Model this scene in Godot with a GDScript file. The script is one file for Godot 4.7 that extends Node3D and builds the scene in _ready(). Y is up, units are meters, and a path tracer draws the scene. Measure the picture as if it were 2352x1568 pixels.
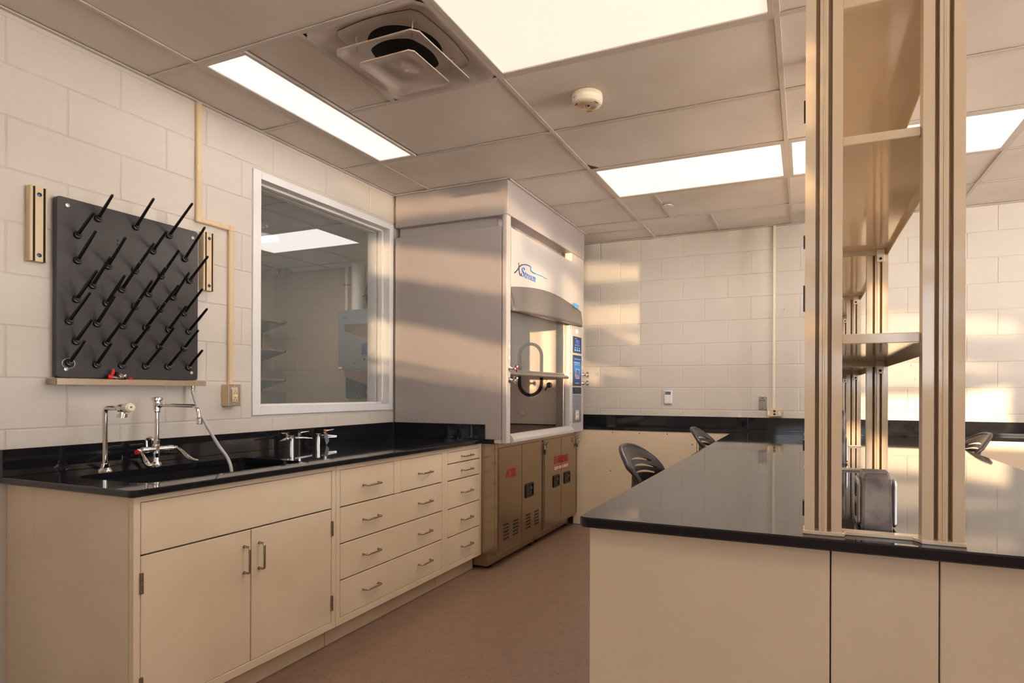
extends Node3D
# A teaching laboratory: black counters, cream steel cabinets, a fume hood, a reagent rack on an island.
# World: y up, metres. The left wall is x = 0, the back wall z = -5.41, the camera stands at z = 0.

const H := 2.716            # ceiling
const ZB := -5.41           # back wall face
const ZH := -3.546          # near side of the fume hood
const CT := 0.914           # counter top
const M1 := 0.3266          # first main runner of the ceiling grid
const C1 := -1.7859         # a cross runner of the ceiling grid
const G := 0.6096           # two feet
const CH := 0.2032          # block course
const SUN_SLOPE := 0.376    # how far the sun's rays go sideways (x) for each metre of z

var M := {}
var used := {}
var rng := RandomNumberGenerator.new()


func _ready() -> void:
	rng.seed = 7
	# ---- camera
	var cam := Camera3D.new()
	cam.name = "camera"
	add_child(cam)
	var yaw := -0.384954
	var roll := 0.003388
	var f := Vector3(sin(yaw), 0, -cos(yaw))
	var r0 := Vector3(cos(yaw), 0, sin(yaw))
	var r := r0 * cos(roll) + Vector3.UP * sin(roll)
	var u := Vector3.UP * cos(roll) - r0 * sin(roll)
	cam.transform = Transform3D(Basis(r, u, -f), Vector3(2.86899, 1.24976, 0.0))
	var near := 0.05
	cam.set_frustum(2.0 * near * 784.0 / 1333.107, Vector2(-131.66, 115.52) * near / 1333.107, near, 60.0)
	cam.keep_aspect = Camera3D.KEEP_HEIGHT
	cam.current = true
	# ---- environment
	var we := WorldEnvironment.new()
	we.name = "world_environment"
	var e := Environment.new()
	var sky := Sky.new()
	var sm := ProceduralSkyMaterial.new()
	sm.sky_top_color = Color(0.62, 0.70, 0.82)
	sm.sky_horizon_color = Color(0.93, 0.95, 0.98)
	sm.ground_bottom_color = Color(0.66, 0.64, 0.62)
	sm.ground_horizon_color = Color(0.86, 0.84, 0.82)
	sm.ground_energy_multiplier = 2.2
	sky.sky_material = sm
	e.background_mode = Environment.BG_SKY
	e.sky = sky
	e.background_energy_multiplier = SKY
	e.tonemap_mode = Environment.TONE_MAPPER_LINEAR
	e.tonemap_exposure = EXPOSURE
	e.sdfgi_enabled = true
	e.ssao_enabled = true
	e.ssil_enabled = true
	we.environment = e
	add_child(we)
	# ---- the low evening sun; it enters only through the shaped gaps of the unseen blocker behind the camera
	var sun := DirectionalLight3D.new()
	sun.name = "sun"
	sun.basis = Basis.looking_at(Vector3(-SUN_SLOPE, -0.001, -1.0).normalized(), Vector3.UP)
	sun.light_color = Color(1.0, 0.86, 0.68)
	sun.light_energy = SUN
	sun.light_angular_distance = 0.7
	sun.shadow_enabled = true
	add_child(sun)
	# ---- the ceiling lights are built by ceiling_light() below, each with its own lamp
	make_materials()
	build_room()
	build_ceiling()
	build_side_room()
	build_left_counter()
	build_left_wall_things()
	build_hood_cabinets()
	build_fume_hood()
	build_back_wall_things()
	build_island()
	build_rack()
	build_stools()


const EXPOSURE := 0.9
const SUN := 3.3
const SKY := 14.0
const PANEL := 1.7          # light energy of a two by four foot panel
const LAMP := Color(1.0, 0.955, 0.91)


# ------------------------------------------------------------------ helpers
class MB:
	# collects faces; origin is taken off every vertex so that parts are local to their thing
	var st := SurfaceTool.new()
	var o := Vector3.ZERO
	var xf := Transform3D()
	var g := 0
	var pool := PackedVector3Array()

	func _init(origin := Vector3.ZERO) -> void:
		o = origin
		st.begin(Mesh.PRIMITIVE_TRIANGLES)
		st.set_smooth_group(-1)

	func flat() -> void:
		st.set_smooth_group(-1)

	func smooth() -> void:
		g += 1
		st.set_smooth_group(g)

	func face(p: Array, hint: Vector3) -> void:
		var n := Vector3.ZERO
		var c: int = p.size()
		for i in c:
			var a: Vector3 = p[i]
			var b: Vector3 = p[(i + 1) % c]
			n += a.cross(b)
		# Newell normal follows counter-clockwise; Godot's front is clockwise
		var flip: bool = n.dot(hint) > 0.0
		for i in range(1, c - 1):
			var t: Array = [p[0], p[i], p[i + 1]]
			if flip:
				t = [p[0], p[i + 1], p[i]]
			for v: Vector3 in t:
				st.add_vertex(xf * v - o)

	func box(a: Vector3, b: Vector3, bev := 0.0) -> void:
		flat()
		var lo := Vector3(minf(a.x, b.x), minf(a.y, b.y), minf(a.z, b.z))
		var hi := Vector3(maxf(a.x, b.x), maxf(a.y, b.y), maxf(a.z, b.z))
		var s := hi - lo
		var k: float = minf(bev, 0.45 * minf(s.x, minf(s.y, s.z)))
		var c := (lo + hi) / 2.0
		var h := s / 2.0
		for ax in 3:
			var u := (ax + 1) % 3
			var v := (ax + 2) % 3
			for sg in [-1.0, 1.0]:
				var q := []
				for w in [[-1, -1], [1, -1], [1, 1], [-1, 1]]:
					var p := Vector3.ZERO
					p[ax] = sg * h[ax]
					p[u] = w[0] * (h[u] - k)
					p[v] = w[1] * (h[v] - k)
					q.append(c + p)
				var n := Vector3.ZERO
				n[ax] = sg
				face(q, n)
		if k <= 0.0:
			return
		for ax in 3:
			var u := (ax + 1) % 3
			var v := (ax + 2) % 3
			for su in [-1.0, 1.0]:
				for sv in [-1.0, 1.0]:
					var q := []
					for w in [[-1, 0], [1, 0], [1, 1], [-1, 1]]:
						var p := Vector3.ZERO
						p[ax] = w[0] * (h[ax] - k)
						p[u] = su * (h[u] - (k if w[1] == 0 else 0.0))
						p[v] = sv * (h[v] - (0.0 if w[1] == 0 else k))
						q.append(c + p)
					var n := Vector3.ZERO
					n[u] = su
					n[v] = sv
					face(q, n)
		for sx in [-1.0, 1.0]:
			for sy in [-1.0, 1.0]:
				for sz in [-1.0, 1.0]:
					var n := Vector3(sx, sy, sz)
					var q := []
					for ax in 3:
						var p := n * h - n * k
						p[ax] = n[ax] * h[ax]
						q.append(c + p)
					face(q, n)

	func ring(c: Vector3, x: Vector3, y: Vector3, r: float, seg: int) -> Array:
		var q := []
		for i in seg:
			var t := TAU * i / seg
			q.append(c + (x * cos(t) + y * sin(t)) * r)
		return q

	func skin(a: Array, b: Array, ca: Vector3, cb: Vector3, open := false) -> void:
		var n: int = a.size()
		for i in (n - 1 if open else n):
			var j := (i + 1) % n
			var m: Vector3 = (a[i] + a[j] + b[i] + b[j]) / 4.0 - (ca + cb) / 2.0
			var q := [a[i], a[j], b[j], b[i]]
			if a[i].distance_squared_to(a[j]) < 1e-12:
				q = [a[i], b[j], b[i]]
			elif b[i].distance_squared_to(b[j]) < 1e-12:
				q = [a[i], a[j], b[j]]
			face(q, m)

	# a turned shape: profile of [radius, distance along axis], from base along axis
	func lathe(base: Vector3, axis: Vector3, prof: Array, seg := 16, creases := true) -> void:
		var d := axis.normalized()
		var x := d.cross(Vector3(0.3, 0.9, 0.2) if absf(d.y) < 0.9 else Vector3(1, 0.1, 0.2)).normalized()
		var y := d.cross(x)
		var last := []
		var lc := Vector3.ZERO
		if not creases:
			smooth()
		for i in prof.size():
			var c: Vector3 = base + d * prof[i][1]
			var rg := ring(c, x, y, maxf(prof[i][0], 1e-5), seg)
			if i > 0:
				if creases:
					smooth()
				var dr: float = prof[i][0] - prof[i - 1][0]
				var dh: float = prof[i][1] - prof[i - 1][1]
				# a step outwards or inwards: hint along the axis
				var side: Vector3 = d * (-dr)
				for k in seg:
					var j := (k + 1) % seg
					var m: Vector3 = ((rg[k] + rg[j] + last[k] + last[j]) / 4.0 - (c + lc) / 2.0).normalized() * dh + side
					var q := [last[k], last[j], rg[j], rg[k]]
					if prof[i - 1][0] < 2e-5:
						q = [last[k], rg[j], rg[k]]
					elif prof[i][0] < 2e-5:
						q = [last[k], last[j], rg[j]]
					face(q, m)
			last = rg
			lc = c
			if i == 0 and prof[0][0] > 1e-4:
				flat()
				face(rg, -d)
		if prof[-1][0] > 1e-4:
			flat()
			face(last, d)

	func cyl(a: Vector3, b: Vector3, r: float, seg := 14, r1 := -1.0) -> void:
		lathe(a, b - a, [[r, 0.0], [r if r1 < 0.0 else r1, a.distance_to(b)]], seg)

	func tube(p: Array, r: float, seg := 10, r1 := -1.0) -> void:
		var n: int = p.size()
		var t0: Vector3 = (p[1] - p[0]).normalized()
		var x := t0.cross(Vector3(0.2, 0.9, 0.35) if absf(t0.y) < 0.9 else Vector3(1, 0.1, 0.3)).normalized()
		var last := []
		smooth()
		for i in n:
			var t: Vector3 = ((p[mini(i + 1, n - 1)] - p[i]).normalized() + (p[i] - p[maxi(i - 1, 0)]).normalized()).normalized()
			x = (x - t * x.dot(t)).normalized()
			var rr := r if r1 < 0.0 else lerpf(r, r1, float(i) / (n - 1))
			var rg := ring(p[i], x, t.cross(x), rr, seg)
			if i > 0:
				skin(last, rg, p[i - 1], p[i])
			last = rg
		flat()
		face(ring(p[0], x, ((p[1] - p[0]).normalized()).cross(x), r, seg) if n == 2 else first_ring(p, r, seg), p[0] - p[1])
		face(last, p[n - 1] - p[n - 2])

	func first_ring(p: Array, r: float, seg: int) -> Array:
		var t0: Vector3 = (p[1] - p[0]).normalized()
		var x := t0.cross(Vector3(0.2, 0.9, 0.35) if absf(t0.y) < 0.9 else Vector3(1, 0.1, 0.3)).normalized()
		return ring(p[0], x, t0.cross(x), r, seg)

	# outline (with holes) in the plane of ex, ey through at; thick along ez; bev chamfers the rim of the outline
	func prism(at: Vector3, ex: Vector3, ey: Vector3, ez: Vector3, out: PackedVector2Array, thick: float, bev := 0.0, holes: Array = [], round_sides := false) -> void:
		var w := ez * thick
		var ol := out.duplicate()
		if area(ol) < 0.0:
			ol.reverse()
		var inner := inset(ol, bev) if bev > 0.0 else ol
		var cap := inner
		for h: PackedVector2Array in holes:
			cap = keyhole(cap, h)
		var idx := Geometry2D.triangulate_polygon(cap)
		flat()
		for i in range(0, idx.size(), 3):
			var a := at + ex * cap[idx[i]].x + ey * cap[idx[i]].y
			var b := at + ex * cap[idx[i + 1]].x + ey * cap[idx[i + 1]].y
			var c := at + ex * cap[idx[i + 2]].x + ey * cap[idx[i + 2]].y
			face([a, b, c], -ez)
			face([a + w, b + w, c + w], ez)
		var n := ol.size()
		if round_sides:
			smooth()
		for i in n:
			var j := (i + 1) % n
			var e: Vector2 = ol[j] - ol[i]
			var nrm := (ex * e.y - ey * e.x)
			var p := at + ex * ol[i].x + ey * ol[i].y
			var q := at + ex * ol[j].x + ey * ol[j].y
			if bev > 0.0:
				var pi := at + ex * inner[i].x + ey * inner[i].y
				var qi := at + ex * inner[j].x + ey * inner[j].y
				var b0 := ez * bev
				face([pi, qi, q + b0, p + b0], nrm - ez * nrm.length())
				face([p + b0, q + b0, q + w - b0, p + w - b0], nrm)
				face([p + w - b0, q + w - b0, qi + w, pi + w], nrm + ez * nrm.length())
			else:
				face([p, q, q + w, p + w], nrm)
		flat()
		for h: PackedVector2Array in holes:
			var m := h.size()
			var sgn := 1.0 if area(h) > 0.0 else -1.0
			for i in m:
				var j := (i + 1) % m
				var e: Vector2 = (h[j] - h[i]) * sgn
				var nrm := -(ex * e.y - ey * e.x)
				var p := at + ex * h[i].x + ey * h[i].y
				var q := at + ex * h[j].x + ey * h[j].y
				face([p, q, q + w, p + w], nrm)

	static func area(p: PackedVector2Array) -> float:
		var s := 0.0
		for i in p.size():
			s += p[i].cross(p[(i + 1) % p.size()])
		return s / 2.0

	static func inset(p: PackedVector2Array, d: float) -> PackedVector2Array:
		var q := PackedVector2Array()
		var n := p.size()
		for i in n:
			var a := (p[i] - p[(i + n - 1) % n]).normalized()
			var b := (p[(i + 1) % n] - p[i]).normalized()
			var na := Vector2(-a.y, a.x)
			var nb := Vector2(-b.y, b.x)
			var m := (na + nb).normalized()
			q.append(p[i] + m * d / maxf(0.35, m.dot(na)))
		return q

	static func keyhole(o: PackedVector2Array, h: PackedVector2Array) -> PackedVector2Array:
		var hh := h.duplicate()
		if area(hh) > 0.0:
			hh.reverse()
		var best := INF
		var bi := 0
		var bj := 0
		for i in o.size():
			for j in hh.size():
				var d := o[i].distance_squared_to(hh[j])
				if d < best:
					best = d
					bi = i
					bj = j
		var q := PackedVector2Array()
		for i in bi + 1:
			q.append(o[i])
		for j in hh.size() + 1:
			q.append(hh[(bj + j) % hh.size()])
		q.append(o[bi])
		for i in range(bi + 1, o.size()):
			q.append(o[i])
		return q

	# a picture: a top-left, b top-right, c bottom-right, d bottom-left
	func picture(a: Vector3, b: Vector3, c: Vector3, d: Vector3, n: Vector3) -> void:
		flat()
		var uv := [Vector2(0, 0), Vector2(1, 0), Vector2(1, 1), Vector2(0, 1)]
		var p := [a, b, c, d]
		var order := [0, 1, 2, 0, 2, 3]
		if (b - a).cross(c - a).dot(n) > 0.0:
			order = [0, 2, 1, 0, 3, 2]
		for i in order:
			st.set_uv(uv[i])
			st.add_vertex(p[i] - o)

	func mesh() -> ArrayMesh:
		st.generate_normals()
		return st.commit()


static func rounded(x0: float, y0: float, x1: float, y1: float, r: float, seg := 4) -> PackedVector2Array:
	var q := PackedVector2Array()
	for k in 4:
		var c := Vector2(x1 - r if k == 0 or k == 3 else x0 + r, y1 - r if k < 2 else y0 + r)
		for i in seg + 1:
			var t := PI / 2 * k + PI / 2 * i / seg
			q.append(c + Vector2(cos(t), sin(t)) * r)
	return q


static func fillet(p: Array, r: float, seg := 5) -> Array:
	var q := [p[0]]
	for i in range(1, p.size() - 1):
		var a: Vector3 = p[i - 1] - p[i]
		var b: Vector3 = p[i + 1] - p[i]
		var rr := minf(r, 0.48 * minf(a.length(), b.length()))
		var s: Vector3 = p[i] + a.normalized() * rr
		var t: Vector3 = p[i] + b.normalized() * rr
		for k in seg + 1:
			var w := float(k) / seg
			q.append(s.lerp(p[i], w).lerp((p[i] as Vector3).lerp(t, w), w))
	q.append(p[-1])
	return q


static func curve(p: Array, seg := 6) -> Array:
	# Catmull-Rom through the points
	var q := []
	var n: int = p.size()
	for i in n - 1:
		var a: Vector3 = p[maxi(i - 1, 0)]
		var b: Vector3 = p[i]
		var c: Vector3 = p[i + 1]
		var d: Vector3 = p[mini(i + 2, n - 1)]
		for k in seg:
			q.append(b.cubic_interpolate(c, a, d, float(k) / seg))
	q.append(p[-1])
	return q


func numbered(n: String) -> String:
	var k: int = used.get(n, 0)
	used[n] = k + 1
	return n if k == 0 else "%s_%03d" % [n, k]


func tag(o: Node3D, label: String, category: String, group := "") -> Node3D:
	o.set_meta("label", label)
	o.set_meta("category", category)
	if group:
		o.set_meta("group", group)
	return o


func thing(called: String, label: String, category: String, at := Vector3.ZERO, group := "") -> Node3D:
	var t := Node3D.new()
	t.name = numbered(called)
	t.position = at
	add_child(t)
	return tag(t, label, category, group)


func kin(p: Node, called: String) -> String:
	var n := called
	var k := 1
	while p.has_node(n):
		n = "%s_%03d" % [called, k]
		k += 1
	return n


func part(called: String, mb: MB, m: Material, parent: Node, label := "") -> MeshInstance3D:
	return piece(called, mb.mesh(), m, parent, label)


func piece(called: String, mesh: Mesh, m: Material, parent: Node, label := "") -> MeshInstance3D:
	var o := MeshInstance3D.new()
	if parent == self:
		o.name = numbered(called)
	else:
		var key := str(parent.get_instance_id()) + called
		var k: int = used.get(key, 0)
		used[key] = k + 1
		o.name = called if k == 0 else "%s_%03d" % [called, k]
	o.mesh = mesh
	o.material_override = null
	for i in mesh.get_surface_count():
		o.set_surface_override_material(i, m)
	if label:
		o.set_meta("label", label)
	parent.add_child(o)
	return o


func struct(called: String, mb: MB, m: Material) -> MeshInstance3D:
	var o := part(called, mb, m, self)
	o.set_meta("kind", "structure")
	return o


# where a world point lies under a thing or a part of it
func base(t: Node3D) -> Vector3:
	var p := Vector3.ZERO
	var n: Node = t
	while n != self:
		p += (n as Node3D).position
		n = n.get_parent()
	return p


func mk(t: Node3D) -> MB:
	return MB.new(base(t))


func lettering(called: String, text: String, parent: Node3D, at: Vector3, height: float, width: float, turn: Basis, m: Material, bold := true, family := "Droid Sans", align := HORIZONTAL_ALIGNMENT_LEFT, slant := 0.0) -> MeshInstance3D:
	var t := TextMesh.new()
	var fnt := SystemFont.new()
	fnt.font_names = PackedStringArray([family])
	if bold:
		fnt.font_weight = 700
	t.font = fnt
	t.text = text
	t.font_size = 32
	t.pixel_size = 0.01
	t.depth = 0.01
	t.curve_step = 2.0
	t.horizontal_alignment = align
	t.vertical_alignment = VERTICAL_ALIGNMENT_CENTER
	var o := piece(called, t, m, parent)
	var box := t.get_aabb().size
	var sy := height / maxf(box.y, 0.001)
	var sx := width / maxf(box.x, 0.001)
	var s := Basis(Vector3(sx, 0, 0), Vector3(slant * sy, sy, 0), Vector3(0, 0, 0.1))
	var c := t.get_aabb().position + box / 2.0
	o.transform = Transform3D(turn * s, at - base(parent) - turn * s * Vector3(c.x, c.y, 0))
	return o


# ------------------------------------------------------------------ materials
func mat(called: String, c: Color, rough: float, metal := 0.0, spec := 0.5) -> StandardMaterial3D:
	var m := StandardMaterial3D.new()
	m.resource_name = called
	m.albedo_color = c
	m.roughness = rough
	m.metallic = metal
	m.metallic_specular = spec
	M[called] = m
	return m


func noise_tex(seed_: int, freq: float, normal: bool, strength := 4.0, size := 512, octaves := 3, ramp: Gradient = null) -> NoiseTexture2D:
	var n := FastNoiseLite.new()
	n.noise_type = FastNoiseLite.TYPE_SIMPLEX_SMOOTH
	n.seed = seed_
	n.frequency = freq
	n.fractal_octaves = octaves
	var t := NoiseTexture2D.new()
	t.width = size
	t.height = size
	t.seamless = true
	t.noise = n
	t.as_normal_map = normal
	t.bump_strength = strength
	if ramp:
		t.color_ramp = ramp
	return t


static func ramp2(a: Color, b: Color, s := 0.0, e := 1.0) -> Gradient:
	var gr := Gradient.new()
	gr.offsets = PackedFloat32Array([s, e])
	gr.colors = PackedColorArray([a, b])
	return gr


func tri(m: StandardMaterial3D, scale: Vector3, world := true) -> void:
	m.uv1_triplanar = true
	m.uv1_world_triplanar = world
	m.uv1_scale = scale
	m.uv1_triplanar_sharpness = 4.0


func make_materials() -> void:
	var w := mat("painted_block", Color(0.80, 0.765, 0.72), 0.5)
	tri(w, Vector3.ONE * 2.2)
	w.normal_enabled = true
	w.normal_texture = noise_tex(3, 0.10, true, 4.0, 512, 3)
	w.normal_scale = 0.2
	var w2 := mat("painted_block_tan", Color(0.78, 0.70, 0.60), 0.5)
	tri(w2, Vector3.ONE * 2.2)
	w2.normal_enabled = true
	w2.normal_texture = w.normal_texture
	w2.normal_scale = 0.3
	mat("mortar", Color(0.77, 0.735, 0.69), 0.6)
	mat("mortar_tan", Color(0.74, 0.66, 0.56), 0.6)
	mat("white_trim", Color(0.88, 0.87, 0.86), 0.3)
	var ct := mat("ceiling_tile", Color(0.92, 0.885, 0.85), 0.7)
	tri(ct, Vector3.ONE * 0.8)
	ct.albedo_texture = noise_tex(11, 0.006, false, 1, 256, 3, ramp2(Color(0.93, 0.92, 0.91), Color(1, 1, 1)))
	mat("grid_metal", Color(0.80, 0.76, 0.72), 0.4)
	mat("shadow_gap", Color(0.05, 0.045, 0.04), 0.9)  # near-black colour standing in for the shade inside gaps and slots
	mat("torn_fibre", Color(0.42, 0.25, 0.13), 0.9)
	floor_material()
	var cr := mat("cream_steel", Color(0.87, 0.79, 0.675), 0.3)
	tri(cr, Vector3(1.0, 1.0, 1.0))
	cr.albedo_texture = noise_tex(21, 0.008, false, 1, 256, 3, ramp2(Color(0.96, 0.955, 0.95), Color(1, 1, 1)))
	mat("rack_cream", Color(0.83, 0.745, 0.63), 0.1)
	mat("rack_groove", Color(0.60, 0.48, 0.34), 0.5)
	var ep := mat("black_epoxy", Color(0.10, 0.10, 0.115), 0.07, 0.0, 0.5)
	tri(ep, Vector3(0.7, 1.0, 5.0))
	ep.roughness_texture = noise_tex(31, 0.02, false, 1, 512, 4, ramp2(Color(0.35, 0.35, 0.35), Color(1, 1, 1)))
	ep.roughness_texture_channel = BaseMaterial3D.TEXTURE_CHANNEL_RED
	mat("black_epoxy_edge", Color(0.09, 0.09, 0.10), 0.28)
	var hd := mat("hood_paint", Color(0.67, 0.635, 0.62), 0.3, 0.0)
	tri(hd, Vector3.ONE)
	mat("hood_white", Color(0.73, 0.70, 0.68), 0.3, 0.0)
	mat("valance_grey", Color(0.40, 0.38, 0.37), 0.35, 0.0)
	mat("hood_liner", Color(0.86, 0.80, 0.76), 0.45)
	mat("hood_floor", Color(0.22, 0.17, 0.15), 0.4)
	mat("gasket", Color(0.13, 0.13, 0.14), 0.5)
	var ss := mat("stainless", Color(0.69, 0.63, 0.56), 0.26, 1.0)
	tri(ss, Vector3.ONE * 1.5)
	ss.roughness_texture = noise_tex(41, 0.006, false, 1, 256, 2, ramp2(Color(0.85, 0.85, 0.85), Color(1, 1, 1)))
	ss.roughness_texture_channel = BaseMaterial3D.TEXTURE_CHANNEL_RED
	mat("alloy", Color(0.72, 0.70, 0.68), 0.35, 1.0)
	var ca := mat("cast_alloy", Color(0.66, 0.63, 0.62), 0.5, 0.75)
	tri(ca, Vector3.ONE * 4.0)
	ca.albedo_texture = noise_tex(51, 0.01, false, 1, 256, 4, ramp2(Color(0.72, 0.7, 0.7), Color(1, 1, 1), 0.15, 0.6))
	mat("chrome", Color(0.86, 0.85, 0.84), 0.07, 1.0)
	mat("nickel", Color(0.66, 0.62, 0.57), 0.25, 1.0)
	var bp := mat("black_phenolic", Color(0.16, 0.15, 0.155), 0.3)
	tri(bp, Vector3.ONE * 3.0)
	bp.roughness_texture = noise_tex(61, 0.006, false, 1, 256, 2, ramp2(Color(0.93, 0.93, 0.93), Color(1, 1, 1)))
	bp.roughness_texture_channel = BaseMaterial3D.TEXTURE_CHANNEL_RED
	mat("black_plastic", Color(0.055, 0.052, 0.055), 0.35)
	mat("stool_plastic", Color(0.16, 0.15, 0.165), 0.35)
	mat("black", Color(0.012, 0.012, 0.014), 0.8)
	mat("beige_plastic", Color(0.83, 0.73, 0.58), 0.4)
	mat("ivory_plastic", Color(0.90, 0.86, 0.77), 0.4)
	mat("white_plastic", Color(0.90, 0.89, 0.88), 0.35)
	mat("grey_plastic", Color(0.42, 0.42, 0.44), 0.4)
	mat("dark_grey", Color(0.2, 0.2, 0.21), 0.5)
	mat("red", Color(0.80, 0.10, 0.07), 0.4)
	mat("red_paint", Color(0.66, 0.12, 0.08), 0.5)
	mat("yellow", Color(0.92, 0.62, 0.08), 0.5)
	mat("blue", Color(0.12, 0.38, 0.68), 0.35)
	mat("light_blue", Color(0.32, 0.60, 0.82), 0.35)
	mat("dark_blue", Color(0.09, 0.13, 0.24), 0.35)
	mat("blue_screw", Color(0.16, 0.24, 0.36), 0.3, 0.6)
	mat("vinyl", Color(0.72, 0.71, 0.70), 0.3)
	mat("appliance", Color(0.50, 0.51, 0.53), 0.35, 0.1)
	mat("pipe_white", Color(0.85, 0.82, 0.79), 0.5)
	mat("shelf_laminate", Color(0.60, 0.50, 0.41), 0.5)
	mat("bracket_dark", Color(0.34, 0.27, 0.21), 0.5)
	mat("bracket_tan", Color(0.60, 0.50, 0.43), 0.5)
	mat("copper", Color(0.62, 0.34, 0.18), 0.4, 0.7)
	mat("air_white", Color(0.78, 0.73, 0.69), 0.28, 0.1)
	var gl := mat("glass", Color(0.9, 0.95, 0.95, 0.06), 0.03)
	gl.metallic_specular = 0.28
	gl.transparency = BaseMaterial3D.TRANSPARENCY_ALPHA
	gl.cull_mode = BaseMaterial3D.CULL_DISABLED


func floor_material() -> void:
	var m := mat("vinyl_floor", Color(0.57, 0.455, 0.385), 0.42)
	var n := 1024
	var im := Image.create(n, n, false, Image.FORMAT_RGB8)
	im.fill(Color(0.9, 0.9, 0.9))
	var ns := FastNoiseLite.new()
	ns.seed = 5
	ns.frequency = 0.012
	ns.fractal_octaves = 4
	for y in range(0, n, 4):
		for x in range(0, n, 4):
			var v := 0.90 + 0.05 * ns.get_noise_2d(x, y)
			im.fill_rect(Rect2i(x, y, 4, 4), Color(v, v * 0.995, v * 0.99))
	for i in 2600:
		var p := Vector2(rng.randf() * n, rng.randf() * n)
		var d := Vector2.from_angle(rng.randf() * TAU)
		var l := rng.randf_range(3, 13)
		var k := rng.randf()
		var c := Color(0.62, 0.58, 0.55) if k < 0.45 else (Color(0.40, 0.37, 0.36) if k < 0.68 else Color(1.0, 0.97, 0.94))
		var wd := 1 if rng.randf() < 0.6 else 2
		for s in int(l):
			p += d
			d = d.rotated(rng.randf_range(-0.2, 0.2))
			im.fill_rect(Rect2i(posmod(int(p.x), n), posmod(int(p.y), n), wd, wd), c)
	m.albedo_texture = ImageTexture.create_from_image(im)
	tri(m, Vector3.ONE / 1.1)


# ------------------------------------------------------------------ the room
var block_meshes := {}


func block_mesh(w: float, h: float) -> ArrayMesh:
	var key := Vector2i(roundi(w * 2000), roundi(h * 2000))
	if not block_meshes.has(key):
		var mb := MB.new()
		var g := 0.002     # half a joint
		var c := 0.0035     # rounded arris
		var d := 0.012
		var p := func(x: float, y: float, z: float) -> Vector3: return Vector3(x, y, z)
		var x0 := g
		var x1 := w - g
		var y0 := g
		var y1 := h - g
		mb.face([p.call(x0 + c, y0 + c, 0), p.call(x1 - c, y0 + c, 0), p.call(x1 - c, y1 - c, 0), p.call(x0 + c, y1 - c, 0)], Vector3(0, 0, 1))
		var e := -0.0018
		mb.face([p.call(x0, y0, e), p.call(x1, y0, e), p.call(x1 - c, y0 + c, 0), p.call(x0 + c, y0 + c, 0)], Vector3(0, -1, 1))
		mb.face([p.call(x0, y1, e), p.call(x1, y1, e), p.call(x1 - c, y1 - c, 0), p.call(x0 + c, y1 - c, 0)], Vector3(0, 1, 1))
		mb.face([p.call(x0, y0, e), p.call(x0, y1, e), p.call(x0 + c, y1 - c, 0), p.call(x0 + c, y0 + c, 0)], Vector3(-1, 0, 1))
		mb.face([p.call(x1, y0, e), p.call(x1, y1, e), p.call(x1 - c, y1 - c, 0), p.call(x1 - c, y0 + c, 0)], Vector3(1, 0, 1))
		mb.face([p.call(x0, y0, e), p.call(x1, y0, e), p.call(x1, y0, -d), p.call(x0, y0, -d)], Vector3(0, -1, 0))
		mb.face([p.call(x0, y1, e), p.call(x1, y1, e), p.call(x1, y1, -d), p.call(x0, y1, -d)], Vector3(0, 1, 0))
		mb.face([p.call(x0, y0, e), p.call(x0, y1, e), p.call(x0, y1, -d), p.call(x0, y0, -d)], Vector3(-1, 0, 0))
		mb.face([p.call(x1, y0, e), p.call(x1, y1, e), p.call(x1, y1, -d), p.call(x1, y0, -d)], Vector3(1, 0, 0))
		block_meshes[key] = mb.mesh()
	return block_meshes[key]


# at: where u = 0 and height 0 lie on the wall's face; odd / even: where an upright joint falls in odd / even courses
func lay_blocks(wall: Node3D, at: Vector3, ex: Vector3, ez: Vector3, u0: float, u1: float, top_joint: float, low: float, high: float, odd: float, even: float, m: Material, hole := Rect2()) -> void:
	var n := -1
	while true:
		var y1 := minf(top_joint - CH * n, high)
		var y0 := maxf(top_joint - CH * (n + 1), low)
		if y1 - y0 < 0.03:
			break
		var off := odd if absi(n) % 2 == 1 else even
		var k := ceili((u0 - off) / 0.4064 - 1.0)
		while off + 0.4064 * k < u1 - 0.001:
			var a := maxf(off + 0.4064 * k, u0)
			var b := minf(off + 0.4064 * (k + 1), u1)
			k += 1
			if hole.size.x > 0.0 and y0 < hole.end.y - 0.02 and y1 > hole.position.y + 0.02:
				if a >= hole.position.x and b <= hole.end.x:
					continue
				if a < hole.position.x and b > hole.position.x:
					b = hole.position.x
				elif a < hole.end.x and b > hole.end.x:
					a = hole.end.x
			if b - a < 0.02:
				continue
			var o := piece("block", block_mesh(b - a, y1 - y0), m, wall)
			o.transform = Transform3D(Basis(ex, Vector3.UP, ez), at + ex * a + Vector3.UP * y0)
		n += 1


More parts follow.
